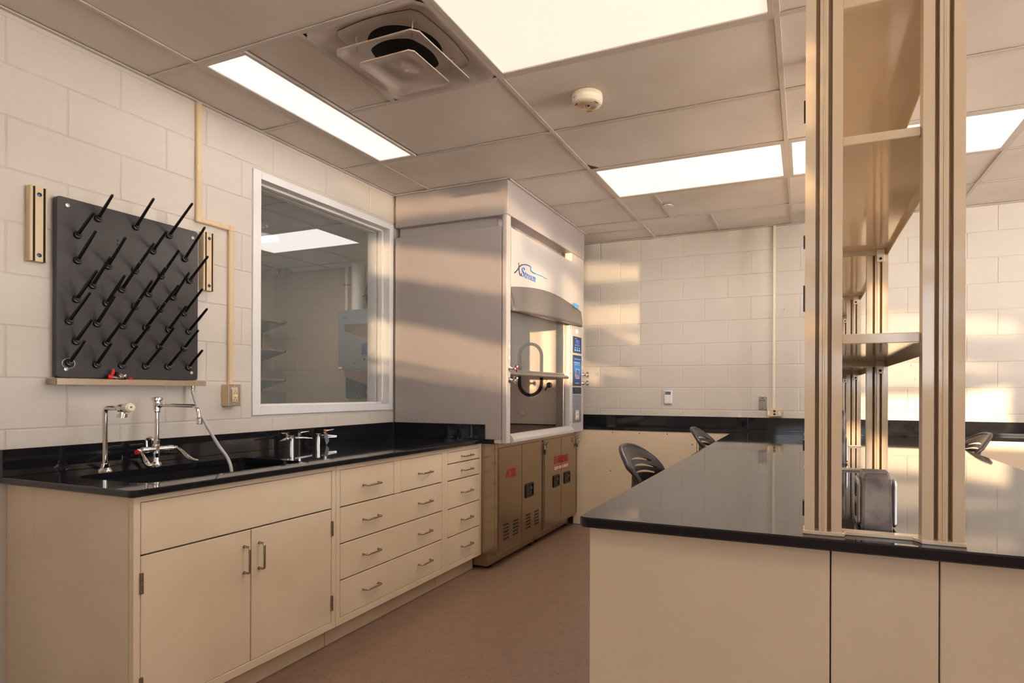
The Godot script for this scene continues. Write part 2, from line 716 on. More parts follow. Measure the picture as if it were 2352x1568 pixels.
func build_room() -> void:
	var mb := MB.new()
	mb.box(Vector3(-3.6, -0.1, -5.65), Vector3(8.2, 0, 3.2))
	struct("floor", mb, M.vinyl_floor)
	# left wall with the opening of the window to the side room
	mb = MB.new()
	var q := -0.0026
	var wz0 := -3.54
	var wz1 := -2.345
	mb.box(Vector3(-0.2, 0, -5.5), Vector3(q, 2.76, wz0))
	mb.box(Vector3(-0.2, 0, wz1), Vector3(q, 2.76, 3.0))
	mb.box(Vector3(-0.2, 0, wz0), Vector3(q, 1.112, wz1))
	mb.box(Vector3(-0.2, 2.497, wz0), Vector3(q, 2.76, wz1))
	var wl := struct("wall_left", mb, M.mortar)
	lay_blocks(wl, Vector3.ZERO, Vector3(0, 0, -1), Vector3(1, 0, 0), -0.4, 3.56, 2.5166, 0.885, 2.714, 1.2629, 1.4661, M.painted_block, Rect2(2.346, 1.1, 1.3, 1.40))
	# back wall
	mb = MB.new()
	mb.box(Vector3(-3.6, 0, -5.65), Vector3(8.2, 2.76, ZB - 0.0026))
	var wb := struct("wall_back", mb, M.mortar)
	lay_blocks(wb, Vector3(0, 0, ZB), Vector3(1, 0, 0), Vector3(0, 0, 1), 0.6, 5.6, 2.5105, 0.885, 2.714, 1.0011, 1.2043, M.painted_block)
	for s in [[3.672, 1.472], [3.70, 1.36], [1.9, 2.43], [2.7, 1.98]]:
		mb = MB.new()
		mb.lathe(Vector3(s[0], s[1], ZB - 0.001), Vector3(0, 0, 1), [[0.008, 0.0], [0.007, 0.003], [0.003, 0.005], [0.00001, 0.005]], 8, false)
		part("filled_hole", mb, M.painted_block, wb)
	mb = MB.new()
	for a in [[0.0, 0.95, -5.65, 3.2], [2.6, 2.76, -5.65, 3.2], [0.95, 2.6, -5.65, -3.9], [0.95, 2.6, -1.3, 3.2], [0.95, 2.6, -2.7, -2.5]]:
		mb.box(Vector3(8.0, a[0], a[2]), Vector3(8.2, a[1], a[3]))
	struct("wall_right", mb, M.painted_block)
	# two wide windows, out of view, placed to light the left wall and fronts
	for a in [[-3.9, -2.7], [-2.5, -1.3]]:
		mb = MB.new()
		for w in [[0.95, 0.99, a[0], a[1]], [2.56, 2.6, a[0], a[1]], [0.99, 2.56, a[0], a[0] + 0.04], [0.99, 2.56, a[1] - 0.04, a[1]], [0.99, 2.56, (a[0] + a[1]) / 2 - 0.02, (a[0] + a[1]) / 2 + 0.02]]:
			mb.box(Vector3(8.05, w[0], w[2]), Vector3(8.11, w[1], w[3]), 0.004)
		struct("window_%d" % (3 if a[0] < -3 else 4), mb, M.white_trim)
	# rear wall, unseen behind the camera, with a wide opening placed for the sun
	mb = MB.new()
	var x0 := 2.1
	var x1 := 7.75
	mb.box(Vector3(-0.2, 0, 3.0), Vector3(x0, 2.76, 3.2))
	mb.box(Vector3(x1, 0, 3.0), Vector3(8.2, 2.76, 3.2))
	mb.box(Vector3(x0, 0, 3.0), Vector3(x1, 0.86, 3.2))
	mb.box(Vector3(x0, 2.70, 3.0), Vector3(x1, 2.76, 3.2))
	struct("wall_rear", mb, M.painted_block)
	mb = MB.new()
	for a in [[x0, x0 + 0.04, 0.86, 2.7], [x1 - 0.04, x1, 0.86, 2.7]]:
		mb.box(Vector3(a[0], a[2], 3.03), Vector3(a[1], a[3], 3.09), 0.004)
	mb.box(Vector3(x0, 0.86, 3.03), Vector3(x1, 0.875, 3.09), 0.004)
	var win := struct("window_2", mb, M.white_trim)
	unseen_sun_blocker(win, x0, x1, 0.86, 2.70)
	# window to the side room: a steel frame with a rebate and stops
	mb = MB.new()
	var oz0 := -3.498
	var oz1 := -2.397
	var oy0 := 1.158
	var oy1 := 2.452
	var f := 0.008
	mb.box(Vector3(-0.2, 1.112, wz1), Vector3(f, 2.497, oz1), 0.002)
	mb.box(Vector3(-0.2, 1.112, wz0), Vector3(f, 2.497, oz0), 0.002)
	mb.box(Vector3(-0.2, 1.112, oz0), Vector3(f, oy0, oz1), 0.002)
	mb.box(Vector3(-0.2, oy1, oz0), Vector3(f, 2.497, oz1), 0.002)
	var wn := struct("window_1", mb, M.white_trim)
	mb = MB.new()
	for s in [[-0.05, -0.092], [-0.108, -0.15]]:
		mb.box(Vector3(s[1], oy0, oz1), Vector3(s[0], oy1, oz1 - 0.014), 0.002)
		mb.box(Vector3(s[1], oy0, oz0), Vector3(s[0], oy1, oz0 + 0.014), 0.002)
		mb.box(Vector3(s[1], oy0, oz0), Vector3(s[0], oy0 + 0.014, oz1), 0.002)
		mb.box(Vector3(s[1], oy1 - 0.014, oz0), Vector3(s[0], oy1, oz1), 0.002)
	part("glazing_stop", mb, M.white_trim, wn)
	mb = MB.new()
	mb.box(Vector3(-0.103, oy0 + 0.002, oz0 + 0.002), Vector3(-0.097, oy1 - 0.002, oz1 - 0.002))
	part("pane", mb, M.glass, wn)


# Unseen sun blocker behind the camera, its gaps shaped to cast each sun streak.
# Streaks are given where they cross the plane of the hood's near side: across, height.
func unseen_sun_blocker(win: Node3D, x0: float, x1: float, y0: float, y1: float) -> void:
	var gaps: Array[PackedVector2Array] = []
	var open := []
	for s in [
		# first number: how much of the gap is open, the rest is filled to dim the streak
		[0.38, -0.2, 2.39, 0.97, 2.17, 0.97, 1.92, -0.2, 2.15],
		[0.38, -0.2, 2.69, 0.97, 2.65, 0.97, 2.53, -0.2, 2.56],
		[0.38, -0.2, 1.80, 0.22, 1.735, 0.97, 1.56, 0.97, 1.31, -0.2, 1.52],
		[0.38, -0.2, 1.46, 0.97, 1.29, 0.97, 1.265, -0.2, 1.425],
		[1, 0.97, 2.60, 1.03, 2.58, 1.03, 1.25, 0.97, 1.25],
		[1, 1.08, 2.55, 1.234, 2.525, 1.234, 2.40, 1.08, 2.40],
		[1, 1.07, 2.24, 1.234, 2.20, 1.234, 1.34, 1.07, 1.34],
		[1, 1.15, 1.46, 1.19, 1.46, 1.19, 1.34, 1.15, 1.34],
		[1, 1.347, 2.53, 1.504, 2.49, 1.504, 2.40, 1.347, 2.40],
		[1, 1.347, 2.24, 1.504, 2.20, 1.504, 1.34, 1.347, 1.34],
		[0.38, 1.54, 2.55, 2.126, 2.46, 2.126, 2.335, 1.54, 2.335],
		[0.38, 1.54, 2.12, 2.126, 2.085, 2.126, 1.895, 1.54, 1.9],
		[0.38, 1.72, 1.90, 2.128, 1.785, 2.128, 1.70, 2.0, 1.76],
		[0.38, 1.54, 1.545, 2.128, 1.415, 2.128, 1.395, 1.54, 1.49],
		[0.38, 1.54, 1.49, 1.70, 1.45, 1.70, 1.33, 1.54, 1.36],
		[0.35, 4.0, 1.95, 5.07, 1.81, 5.07, 1.70, 4.0, 1.70],
		[0.45, 4.0, 1.56, 4.55, 1.53, 5.02, 1.445, 5.02, 1.425, 4.55, 1.46, 4.55, 1.31, 4.0, 1.31],
		[1, 4.0, 1.23, 4.6, 1.23, 5.02, 1.30, 5.03, 1.04, 5.03, 0.86, 4.0, 0.86],
		[1, 2.845, 1.72, 2.872, 1.70, 2.872, 1.40, 2.845, 1.40],
		[1, 2.83, 1.07, 2.885, 1.065, 2.885, 0.925, 2.83, 0.925],
		[1, 3.065, 1.06, 3.115, 1.055, 3.115, 0.925, 3.065, 0.925],
		[1, 3.30, 1.05, 3.36, 1.045, 3.36, 0.925, 3.30, 0.925],
	]:
		var p := PackedVector2Array()
		for i in range(1, s.size(), 2):
			p.append(Vector2(s[i], s[i + 1]))
		gaps.append(p)
		open.append(s[0])
	var shift := (3.05 - ZH) * SUN_SLOPE
	var du := 0.02
	var dv := 0.012
	var mb := mk(win)
	var rows := int((y1 - y0) / dv)
	var cols := int((x1 - x0) / du)
	for j in rows:
		var y := y0 + dv * (j + 0.5)
		var start := -1
		for i in cols + 1:
			var solid := false
			if i < cols:
				solid = true
				var pt := Vector2(x0 + du * (i + 0.5) - shift, y)
				for g in gaps.size():
					if Geometry2D.is_point_in_polygon(pt, gaps[g]):
						solid = (i * 7 + j * 3) % 20 >= int(20.0 * open[g])
						break
			if solid and start < 0:
				start = i
			elif not solid and start >= 0:
				mb.box(Vector3(x0 + du * start, y - dv / 2, 3.045), Vector3(x0 + du * i, y + dv / 2, 3.055))
				start = -1
	part("unseen_sun_blocker", mb, M.ivory_plastic, win)


# ------------------------------------------------------------------ ceiling
func tile(c: Node3D, x0: float, x1: float, z0: float, z1: float, y := H) -> void:
	var mb := MB.new()
	mb.box(Vector3(x0 + 0.003, y + 0.006, z0 + 0.003), Vector3(x1 - 0.003, y + 0.022, z1 - 0.003), 0.0)
	part("ceiling_tile", mb, M.ceiling_tile, c)


func bar_z(c: Node3D, x: float, z0: float, z1: float, y := H) -> void:
	var mb := MB.new()
	mb.box(Vector3(x - 0.012, y - 0.0015, z0), Vector3(x + 0.012, y + 0.004, z1), 0.001)
	part("grid_bar", mb, M.grid_metal, c)


func bar_x(c: Node3D, z: float, x0: float, x1: float, y := H) -> void:
	var mb := MB.new()
	mb.box(Vector3(x0 + 0.012, y - 0.001, z - 0.012), Vector3(x1 - 0.012, y + 0.004, z + 0.012), 0.001)
	part("grid_bar", mb, M.grid_metal, c)


func build_ceiling() -> void:
	var mb := MB.new()
	mb.box(Vector3(-3.6, 2.76, -5.65), Vector3(8.2, 2.9, 3.2))
	var c := struct("ceiling", mb, M.ceiling_tile)
	var xs := [0.0]
	for k in 7:
		xs.append(M1 + 1.2192 * k)
	xs[7] = 8.0
	xs[6] = M1 + 1.2192 * 5
	var zs := [3.0]
	for k in range(-7, 6):
		zs.append(C1 - G * k)
	zs.append(ZB)
	# which cells hold lights: column, row (row 0 lies along the rear wall)
	var lit := {Vector2i(2, 11): 1, Vector2i(3, 11): 2, Vector2i(5, 11): 4, Vector2i(2, 8): 3, Vector2i(4, 8): 4, Vector2i(2, 5): 4, Vector2i(4, 5): 4, Vector2i(2, 2): 4, Vector2i(4, 2): 4}
	for i in xs.size() - 1:
		for j in zs.size() - 1:
			var x0: float = xs[i]
			var x1: float = xs[i + 1]
			var z1: float = zs[j]
			var z0: float = zs[j + 1]
			if lit.get(Vector2i(i, j), 0) > 0:
				continue
			if i == 1 and j == 8:
				tile(c, M1 + 0.3048, M1 + G, z0, z1)
				continue
			if i == 1 and j == 9:
				tile(c, M1 + 0.3048, x1, z0, z1)
				continue
			if i == 2 and j == 12:
				tile(c, x0, 1.827, z0, z1)
				tile(c, 1.827, x1, z0, z1)
				bar_z(c, 1.827, z0, z1)
				continue
			if i == 2 and j == 13:
				tile(c, x0, 2.1475, z0, z1)
				tile(c, 2.1475, x1, z0, z1)
				bar_z(c, 2.1475, z0, z1)
				continue
			if i == 1 and j == 13:
				tile(c, x0, x1, -5.087, z1)
				tile(c, x0, x1, z0, -5.087)
				bar_x(c, -5.087, x0, x1)
				continue
			tile(c, x0, x1, z0, z1)
	for i in range(1, xs.size() - 1):
		bar_z(c, xs[i], ZB, 3.0)
	for j in range(1, zs.size() - 1):
		for i in xs.size() - 1:
			if i == 1 and j == 9:
				bar_x(c, zs[j], M1 + 0.3048, xs[i + 1])
				continue
			bar_x(c, zs[j], xs[i], xs[i + 1])
	bar_z(c, M1 + G, zs[9], zs[8])
	# wall angle round the room
	mb = MB.new()
	mb.box(Vector3(0.0, H - 0.004, ZH), Vector3(0.022, H + 0.002, 3.0), 0.001)
	mb.box(Vector3(0.0, H - 0.022, ZH), Vector3(0.0015, H + 0.002, 3.0))
	part("wall_angle", mb, M.grid_metal, c)
	mb = MB.new()
	mb.box(Vector3(0.0, H - 0.004, ZB), Vector3(8.0, H + 0.002, ZB + 0.022), 0.001)
	part("wall_angle", mb, M.grid_metal, c)
	mb = MB.new()
	mb.box(Vector3(0.022, H - 0.006, ZH), Vector3(0.99, H + 0.002, ZH + 0.02), 0.001)
	mb.box(Vector3(0.972, H - 0.006, -5.06), Vector3(0.99, H + 0.002, ZH + 0.02), 0.001)
	part("wall_angle", mb, M.grid_metal, c)
	# a broken corner of a tile shows brown fibre
	mb = MB.new()
	mb.prism(Vector3(1.5578, H + 0.0045, -3.528), Vector3(1, 0, 0), Vector3(0, 0, -1), Vector3(0, 1, 0), PackedVector2Array([Vector2(0, 0), Vector2(0.055, 0.072), Vector2(0.028, 0.077), Vector2(0, 0.077)]), 0.003)
	part("broken_corner", mb, M.torn_fibre, c)
	# lights
	ceiling_light(M1, M1 + 0.3048, zs[10], zs[8], 0.2, Color(1.0, 0.975, 0.95), "narrow white ceiling light panel above the drying rack side", "narrow bright ceiling light between the left wall and the air diffuser")
	ceiling_light(xs[2], xs[3], zs[9], zs[8], 0.8, Color(0.97, 0.87, 0.80), "", "large warm-tinted ceiling light panel nearest the camera, cut off by the top of the picture")
	ceiling_light(xs[2], xs[3], zs[12], zs[11], 1.5, Color(1.0, 0.955, 0.91), "", "ceiling light panel beside the fume hood with a broken tile corner at its left end")
	ceiling_light(xs[3], xs[4], zs[12], zs[11], 1.0, Color(1.0, 0.98, 0.97), "", "ceiling light panel seen behind the tall shelving posts on the right")
	for s in [[5, 11, "ceiling light panel beyond the picture's right edge, near the back wall", 1.0], [4, 8, "ceiling light panel beyond the picture's right edge, level with the diffuser", 0.8], [2, 5, "unseen ceiling light panel overhead, just behind the large tinted one", 0.4], [4, 5, "unseen ceiling light panel overhead, to the right of the camera", 0.4], [2, 2, "unseen ceiling light panel near the rear wall, behind the camera", 0.3], [4, 2, "unseen ceiling light panel near the rear wall, behind and right of the camera", 0.3]]:  # panels out of view, placed to light the room from behind and right
		ceiling_light(xs[s[0]], minf(xs[s[0]] + 1.2192, 8.0), zs[s[1] + 1], zs[s[1]], s[3], Color(1.0, 0.98, 0.97), "", s[2])
	air_diffuser()
	fire_strobe()
	var d := thing("sprinkler_cover", "small round white cover disc on the ceiling bar beyond the far light panel", "cover plate", Vector3(1.874, H, -4.50))
	mb = mk(d)
	mb.lathe(Vector3(1.874, H - 0.002, -4.50), Vector3.DOWN, [[0.03, 0.0], [0.03, 0.008], [0.043, 0.008], [0.043, 0.012], [0.02, 0.014]], 20)
	part("disc", mb, M.white_plastic, d)


func ceiling_light(x0: float, x1: float, z0: float, z1: float, power: float, look: Color, _note: String, label: String, group := "", y := H, energy := -1.0) -> void:
	var t := thing("ceiling_light", label, "ceiling light", Vector3((x0 + x1) / 2, y, (z0 + z1) / 2), group)
	var w := 0.032
	var mb := mk(t)
	mb.box(Vector3(x0 + 0.01, y - 0.002, z0 + 0.01), Vector3(x0 + w, y + 0.03, z1 - 0.01), 0.002)
	mb.box(Vector3(x1 - w, y - 0.002, z0 + 0.01), Vector3(x1 - 0.01, y + 0.03, z1 - 0.01), 0.002)
	mb.box(Vector3(x0 + w, y - 0.002, z0 + 0.01), Vector3(x1 - w, y + 0.03, z0 + w), 0.002)
	mb.box(Vector3(x0 + w, y - 0.002, z1 - w), Vector3(x1 - w, y + 0.03, z1 - 0.01), 0.002)
	part("frame", mb, M.grid_metal, t)
	mb = mk(t)
	mb.box(Vector3(x0 + w, y + 0.004, z0 + w), Vector3(x1 - w, y + 0.012, z1 - w))
	var key := "lens_%s" % look.to_html()
	if not M.has(key):
		var m := mat(key, Color(0.9, 0.9, 0.9), 0.4)
		m.emission_enabled = true
		m.emission = look
		m.emission_energy_multiplier = 1.02
	part("lens", mb, M[key], t)
	var l := AreaLight3D.new()
	l.name = "lamp"
	l.area_size = Vector2(x1 - x0 - 2 * w, z1 - z0 - 2 * w)
	l.light_color = LAMP
	l.light_energy = PANEL * power if energy < 0.0 else energy
	l.area_range = 14.0
	l.area_attenuation = 2.0
	l.shadow_enabled = true
	l.rotation.x = -PI / 2
	l.position = Vector3(0, -0.004, 0)
	t.add_child(l)


func air_diffuser() -> void:
	var x0 := M1 + G
	var x1 := M1 + 1.2192
	var z0 := C1 - G
	var z1 := C1
	var cx := (x0 + x1) / 2
	var cz := (z0 + z1) / 2
	var t := thing("air_diffuser", "square white ceiling air diffuser of stepped pyramid cones beside the narrow light", "air diffuser", Vector3(cx, H, cz))
	# a square that turns into a circle: outer pan up to the round neck
	var sq := func(h: float, y: float, round_: float) -> Array:
		var q := []
		for i in 48:
			var a := TAU * (i + 0.5) / 48
			var s := Vector2(cos(a), sin(a))
			var k := h / maxf(absf(s.x), absf(s.y))
			# superellipse blend between square and circle
			var p := s * lerpf(minf(k, h * 1.41), h, round_)
			q.append(Vector3(cx + p.x, y, cz + p.y))
		return q
	var shell := func(rings: Array, m: Material, called: String) -> void:
		var mb := mk(t)
		mb.smooth()
		for i in rings.size() - 1:
			var a: Array = rings[i]
			var b: Array = rings[i + 1]
			for k in 48:
				var j := (k + 1) % 48
				mb.face([a[k], a[j], b[j], b[k]], Vector3(0, -1, 0) + (Vector3(cx, 0, cz) - Vector3(a[k].x, 0, a[k].z)) * 0.5)
		part(called, mb, m, t)
	shell.call([sq.call(0.298, H - 0.001, 0.0), sq.call(0.285, H - 0.001, 0.0), sq.call(0.262, H + 0.016, 0.05), sq.call(0.24, H + 0.034, 0.15), sq.call(0.225, H + 0.040, 0.3)], M.air_white, "outer_pan")
	shell.call([sq.call(0.226, H + 0.036, 0.3), sq.call(0.222, H + 0.041, 0.3), sq.call(0.20, H + 0.0415, 0.45), sq.call(0.158, H + 0.0415, 1.0)], M.air_white, "neck_plate")
	var mb := mk(t)
	mb.flat()
	mb.face(sq.call(0.16, H + 0.0425, 1.0), Vector3.DOWN)
	part("duct_opening", mb, M.black, t)  # black sheet stands in for the dark inside the duct
	# middle cone: a square frame that rises to a round opening
	var y1 := H - 0.046
	shell.call([sq.call(0.210, y1 + 0.008, 0.0), sq.call(0.212, y1, 0.0), sq.call(0.204, y1 - 0.001, 0.0), sq.call(0.188, y1 + 0.02, 0.08), sq.call(0.165, y1 + 0.038, 0.3), sq.call(0.13, y1 + 0.046, 0.7)], M.air_white, "middle_cone")
	mb = mk(t)
	mb.face(sq.call(0.131, y1 + 0.047, 0.7), Vector3.DOWN)
	part("opening", mb, M.black, t)  # black sheet stands in for the shade above the cone
	var y2 := H - 0.076
	shell.call([sq.call(0.141, y2 + 0.007, 0.0), sq.call(0.143, y2, 0.0), sq.call(0.137, y2 - 0.001, 0.0), sq.call(0.122, y2 + 0.012, 0.15), sq.call(0.105, y2 + 0.019, 0.5), sq.call(0.056, y2 + 0.021, 1.0), sq.call(0.055, y2 + 0.017, 1.0), sq.call(0.001, y2 + 0.016, 1.0)], M.air_white, "inner_cone")
	mb = mk(t)
	mb.lathe(Vector3(cx, y2 + 0.018, cz), Vector3.DOWN, [[0.014, 0.0], [0.014, 0.004], [0.008, 0.004], [0.008, 0.009], [0.00001, 0.010]], 14)
	part("hub", mb, M.air_white, t)
	for a in 4:
		var d := Vector3(cos(a * PI / 2 + PI / 4), 0, sin(a * PI / 2 + PI / 4))
		mb = mk(t)
		mb.tube([Vector3(cx, H + 0.04, cz) + d * 0.205, Vector3(cx, y1 + 0.02, cz) + d * 0.20], 0.003, 6)
		mb.lathe(Vector3(cx, H + 0.041, cz) + d * 0.205, Vector3.DOWN, [[0.009, 0.0], [0.008, 0.006]], 8)
		part("hanger", mb, M.air_white, t)


func fire_strobe() -> void:
	var c := Vector3(1.866, H, -2.70)
	var t := thing("fire_alarm", "round white ceiling fire alarm strobe marked FIRE three times", "fire alarm", c)
	var mb := mk(t)
	mb.lathe(c + Vector3(0, 0.004, 0), Vector3.DOWN, [[0.075, 0.0], [0.077, 0.02], [0.075, 0.034], [0.068, 0.046], [0.06, 0.05], [0.05, 0.052]], 40, false)
	part("housing", mb, M.ivory_plastic, t)
	mb = mk(t)
	for r in 5:
		var q := []
		var s := 0.024 + 0.006 * r
		for i in 33:
			q.append(c + Vector3(cos(TAU * i / 32) * s, -0.0485 if r < 5 else -0.047, sin(TAU * i / 32) * s))
		mb.tube(q, 0.0012, 5)
	part("sounder_ring", mb, M.beige_plastic, t)
	mb = mk(t)
	mb.lathe(c + Vector3(0, -0.047, 0), Vector3.DOWN, [[0.017, 0.0], [0.017, 0.004], [0.010, 0.009], [0.00001, 0.010]], 12)
	part("strobe_lens", mb, M.chrome, t)
	for k in 3:
		var a := deg_to_rad([262.0, 20.0, 142.0][k])
		var d := Vector3(cos(a), 0, sin(a))
		var z := Vector3.DOWN
		var yv := d if k == 0 else d
		var xv := yv.cross(z)
		lettering("lettering", "FIRE", t, c + d * 0.0565 + Vector3(0, -0.049, 0), 0.0085, 0.026, Basis(xv, yv, z), M.red_paint)
	# a small label on the housing's side
	var ld := Vector3(-0.55, 0, 0.835).normalized()
	mb = mk(t)
	mb.prism(c + ld * 0.0765 + Vector3(0, -0.027, 0), ld.cross(Vector3.UP) * -1.0, Vector3.UP, ld, rounded(-0.021, -0.008, 0.021, 0.008, 0.002), 0.001)
	part("label_strip", mb, M.white_plastic, t)
	lettering("lettering", "S04-21", t, c + ld * 0.0778 + Vector3(0, -0.027, 0), 0.007, 0.03, Basis(Vector3.UP.cross(ld), Vector3.UP, ld), M.dark_grey, false)


# ------------------------------------------------------------------ the room behind the window
func build_side_room() -> void:
	var mb := MB.new()
	mb.box(Vector3(-3.6, 0, -5.65), Vector3(-3.36, 2.76, 0.0))
	struct("wall_far", mb, M.painted_block_tan)
	mb = MB.new()
	mb.box(Vector3(-3.6, 0, -0.6), Vector3(-0.2, 2.76, -0.4))
	struct("wall_partition", mb, M.painted_block_tan)
	# the end wall of the side room: blocks before the common back wall
	mb = MB.new()
	mb.box(Vector3(-3.36, 0.0, ZB - 0.003), Vector3(-0.2, 2.76, ZB - 0.0025))
	var w := struct("wall_end", mb, M.mortar_tan)
	lay_blocks(w, Vector3(0, 0, ZB), Vector3(1, 0, 0), Vector3(0, 0, 1), -3.355, -1.2, 2.5105, 0.9, 2.71, -2.748, -2.963, M.painted_block_tan)
	mb = MB.new()
	mb.box(Vector3(-3.36, H + 0.006, -5.41), Vector3(-0.2, H + 0.02, -0.6))
	var c := struct("ceiling_side", mb, M.ceiling_tile)
	for x in [-2.40, -1.18, -3.0]:
		bar_z(c, x, ZB, -0.6)
	for z in [-3.36, -3.97, -4.58, -5.17]:
		bar_x(c, z, -3.36, -0.2)
	bar_z(c, -1.80, -5.17, -4.58)
	ceiling_light(-2.40, -1.18, -4.575, -3.965, 1.0, Color(1.0, 0.97, 0.94), "", "ceiling light panel in the side room, seen through the window", "", H - 0.003, SIDE_PANEL)
	var d := thing("smoke_detector", "round white smoke detector on the side room's ceiling, cut by the window's left edge", "smoke detector", Vector3(-1.52, H, -3.66))
	mb = mk(d)
	mb.lathe(Vector3(-1.52, H, -3.66), Vector3.DOWN, [[0.062, 0.0], [0.064, 0.03], [0.058, 0.043], [0.03, 0.045], [0.028, 0.052], [0.00001, 0.053]], 28)
	part("housing", mb, M.white_plastic, d)
	d = thing("sensor_box", "small grey metal sensor box under the side room's ceiling near its far corner", "sensor", Vector3(-2.95, H, -5.18))
	mb = mk(d)
	mb.box(Vector3(-3.01, H - 0.085, -5.22), Vector3(-2.885, H, -5.13), 0.004)
	part("case", mb, M.alloy, d)
	mb = mk(d)
	mb.lathe(Vector3(-2.95, H - 0.04, -5.131), Vector3(0, 0, 1), [[0.03, 0.0], [0.026, 0.006], [0.012, 0.003]], 14)
	part("grille", mb, M.dark_grey, d)
	# shelves on brackets along the far wall
	var names := ["highest brown shelf board on the far wall of the side room", "middle brown shelf board on the far wall of the side room", "lowest brown shelf board on the far wall of the side room"]
	for k in 3:
		var y: float = [2.085, 1.738, 1.392][k]
		var t := thing("wall_shelf", names[k], "shelf", Vector3(-3.14, y, -4.6), "shelves of the side room")
		mb = mk(t)
		mb.box(Vector3(-3.36, y - 0.022, -5.20), Vector3(-2.925, y, -3.6), 0.002)
		part("board", mb, M.shelf_laminate, t)
		mb = mk(t)
		mb.box(Vector3(-2.962, y - 0.031, -5.206), Vector3(-2.922, y + 0.003, -5.18), 0.002)
		part("end_cap", mb, M.bracket_dark, t)
		mb = mk(t)
		mb.prism(Vector3(-3.335, y - 0.022, -5.192), Vector3(1, 0, 0), Vector3(0, 1, 0), Vector3(0, 0, 1), PackedVector2Array([Vector2(0, 0), Vector2(0, -0.11), Vector2(0.40, -0.012), Vector2(0.40, 0)]), 0.006)
		part("bracket", mb, M.bracket_dark, t)
	var st := thing("shelf_standard", "slotted steel shelf standard on the far wall of the side room", "shelf standard", Vector3(-3.35, 1.24, -5.19))
	mb = mk(st)
	mb.box(Vector3(-3.36, 1.235, -5.222), Vector3(-3.338, 2.08, -5.162), 0.002)
	part("rail", mb, M.bracket_tan, st)
	mb = mk(st)
	for k in 26:
		for s in [-0.014, 0.014]:
			mb.box(Vector3(-3.3385, 1.255 + 0.032 * k, -5.192 + s - 0.004), Vector3(-3.3372, 1.275 + 0.032 * k, -5.192 + s + 0.004))
	var sl := part("slots", mb, M.shadow_gap, st)
	sl.set_meta("kind", "stuff")
	d = thing("storage_box", "pale grey box under the lowest shelf in the side room's corner", "box", Vector3(-3.24, 0.9, -5.2))
	mb = mk(d)
	mb.box(Vector3(-3.358, 0.90, -5.38), Vector3(-3.116, 1.236, -5.0), 0.006)
	part("case", mb, M.bracket_tan, d)
	# shelves on the near wall: only their bracket ends reach into the window
	for k in 2:
		var y: float = [1.762, 1.405][k]
		var t := thing("side_shelf", ["upper tan shelf bracket entering the window from the right, in front of the grey appliance", "lower tan shelf bracket entering the window from the right, above the black bottle"][k], "shelf", Vector3(-0.36, y, -3.8), "shelves on the window wall")
		mb = mk(t)
		mb.box(Vector3(-0.507, y - 0.003, -4.4), Vector3(-0.205, y + 0.014, -3.585), 0.001)
		part("board", mb, M.shelf_laminate, t)
		mb = mk(t)
		mb.prism(Vector3(-0.205, y - 0.003, -3.61), Vector3(-1, 0, 0), Vector3(0, 1, 0), Vector3(0, 0, 1), PackedVector2Array([Vector2(0, 0), Vector2(0.302, 0), Vector2(0.302, -0.038), Vector2(0, -0.128)]), 0.02, 0.001)
		part("bracket", mb, M.bracket_tan, t)
	# the wall appliance
	var a := thing("wall_appliance", "grey wall-hung appliance with a blue wave emblem and a blue-framed screen", "appliance", Vector3(-1.78, 1.494, -5.25))
	mb = mk(a)
	mb.box(Vector3(-2.019, 1.494, -5.40), Vector3(-1.55, 2.16, -5.10), 0.004)
	part("case", mb, M.appliance, a)
	mb = mk(a)
	mb.prism(Vector3(-1.643, 1.717, -5.0995), Vector3(1, 0, 0), Vector3(0, 1, 0), Vector3(0, 0, 1), rounded(-0.042, -0.065, 0.042, 0.065, 0.004), 0.006)
	var fr := part("screen_frame", mb, M.blue, a)
	mb = mk(fr)
	mb.box(Vector3(-1.67, 1.674, -5.0934), Vector3(-1.618, 1.771, -5.0925))
	part("screen", mb, M.dark_grey, fr)
	for k in 2:
		mb = mk(a)
		var q := PackedVector2Array()
		for i in 9:
			var s := i / 8.0
			q.append(Vector2(-0.034 + 0.068 * s + 0.006 * k, 0.009 * sin(s * TAU) + 0.012 - 0.016 * k))
		for i in 9:
			var s := 1.0 - i / 8.0
			q.append(Vector2(-0.034 + 0.068 * s - 0.004 + 0.006 * k, 0.009 * sin(s * TAU) - 0.002 - 0.016 * k))
		mb.prism(Vector3(-1.935, 2.081, -5.0995), Vector3(1, 0, 0), Vector3(0, 1, 0), Vector3(0, 0, 1), q, 0.002)
		part("wave_emblem", mb, M.light_blue if k == 0 else M.blue, a)
	mb = mk(a)
	mb.lathe(Vector3(-1.644, 1.604, -5.10), Vector3(0, 0, 1), [[0.012, 0.0], [0.012, 0.006], [0.008, 0.008]], 14)
	part("button", mb, M.dark_blue, a)
	mb = mk(a)
	mb.lathe(Vector3(-1.787, 1.557, -5.10), Vector3(0, 0, 1), [[0.008, 0.0], [0.007, 0.004]], 10)
	part("lock", mb, M.dark_grey, a)
	mb = mk(a)
	mb.box(Vector3(-2.014, 1.5, -5.101), Vector3(-1.966, 1.522, -5.0985))
	part("label_sticker", mb, M.white_plastic, a)
	mb = mk(a)
	mb.box(Vector3(-1.93, 1.468, -5.30), Vector3(-1.56, 1.494, -5.14), 0.004)
	part("base_rail", mb, M.dark_blue, a)
	mb = mk(a)
	mb.tube(fillet([Vector3(-1.92, 1.48, -5.2), Vector3(-1.935, 1.40, -5.2), Vector3(-1.86, 1.385, -5.2)], 0.02), 0.012, 8)
	part("elbow", mb, M.chrome, a)
	var p := thing("water_pipe", "thick white vertical pipe rising from the grey appliance to the ceiling", "pipe", Vector3(-1.87, 2.16, -5.25))
	mb = mk(p)
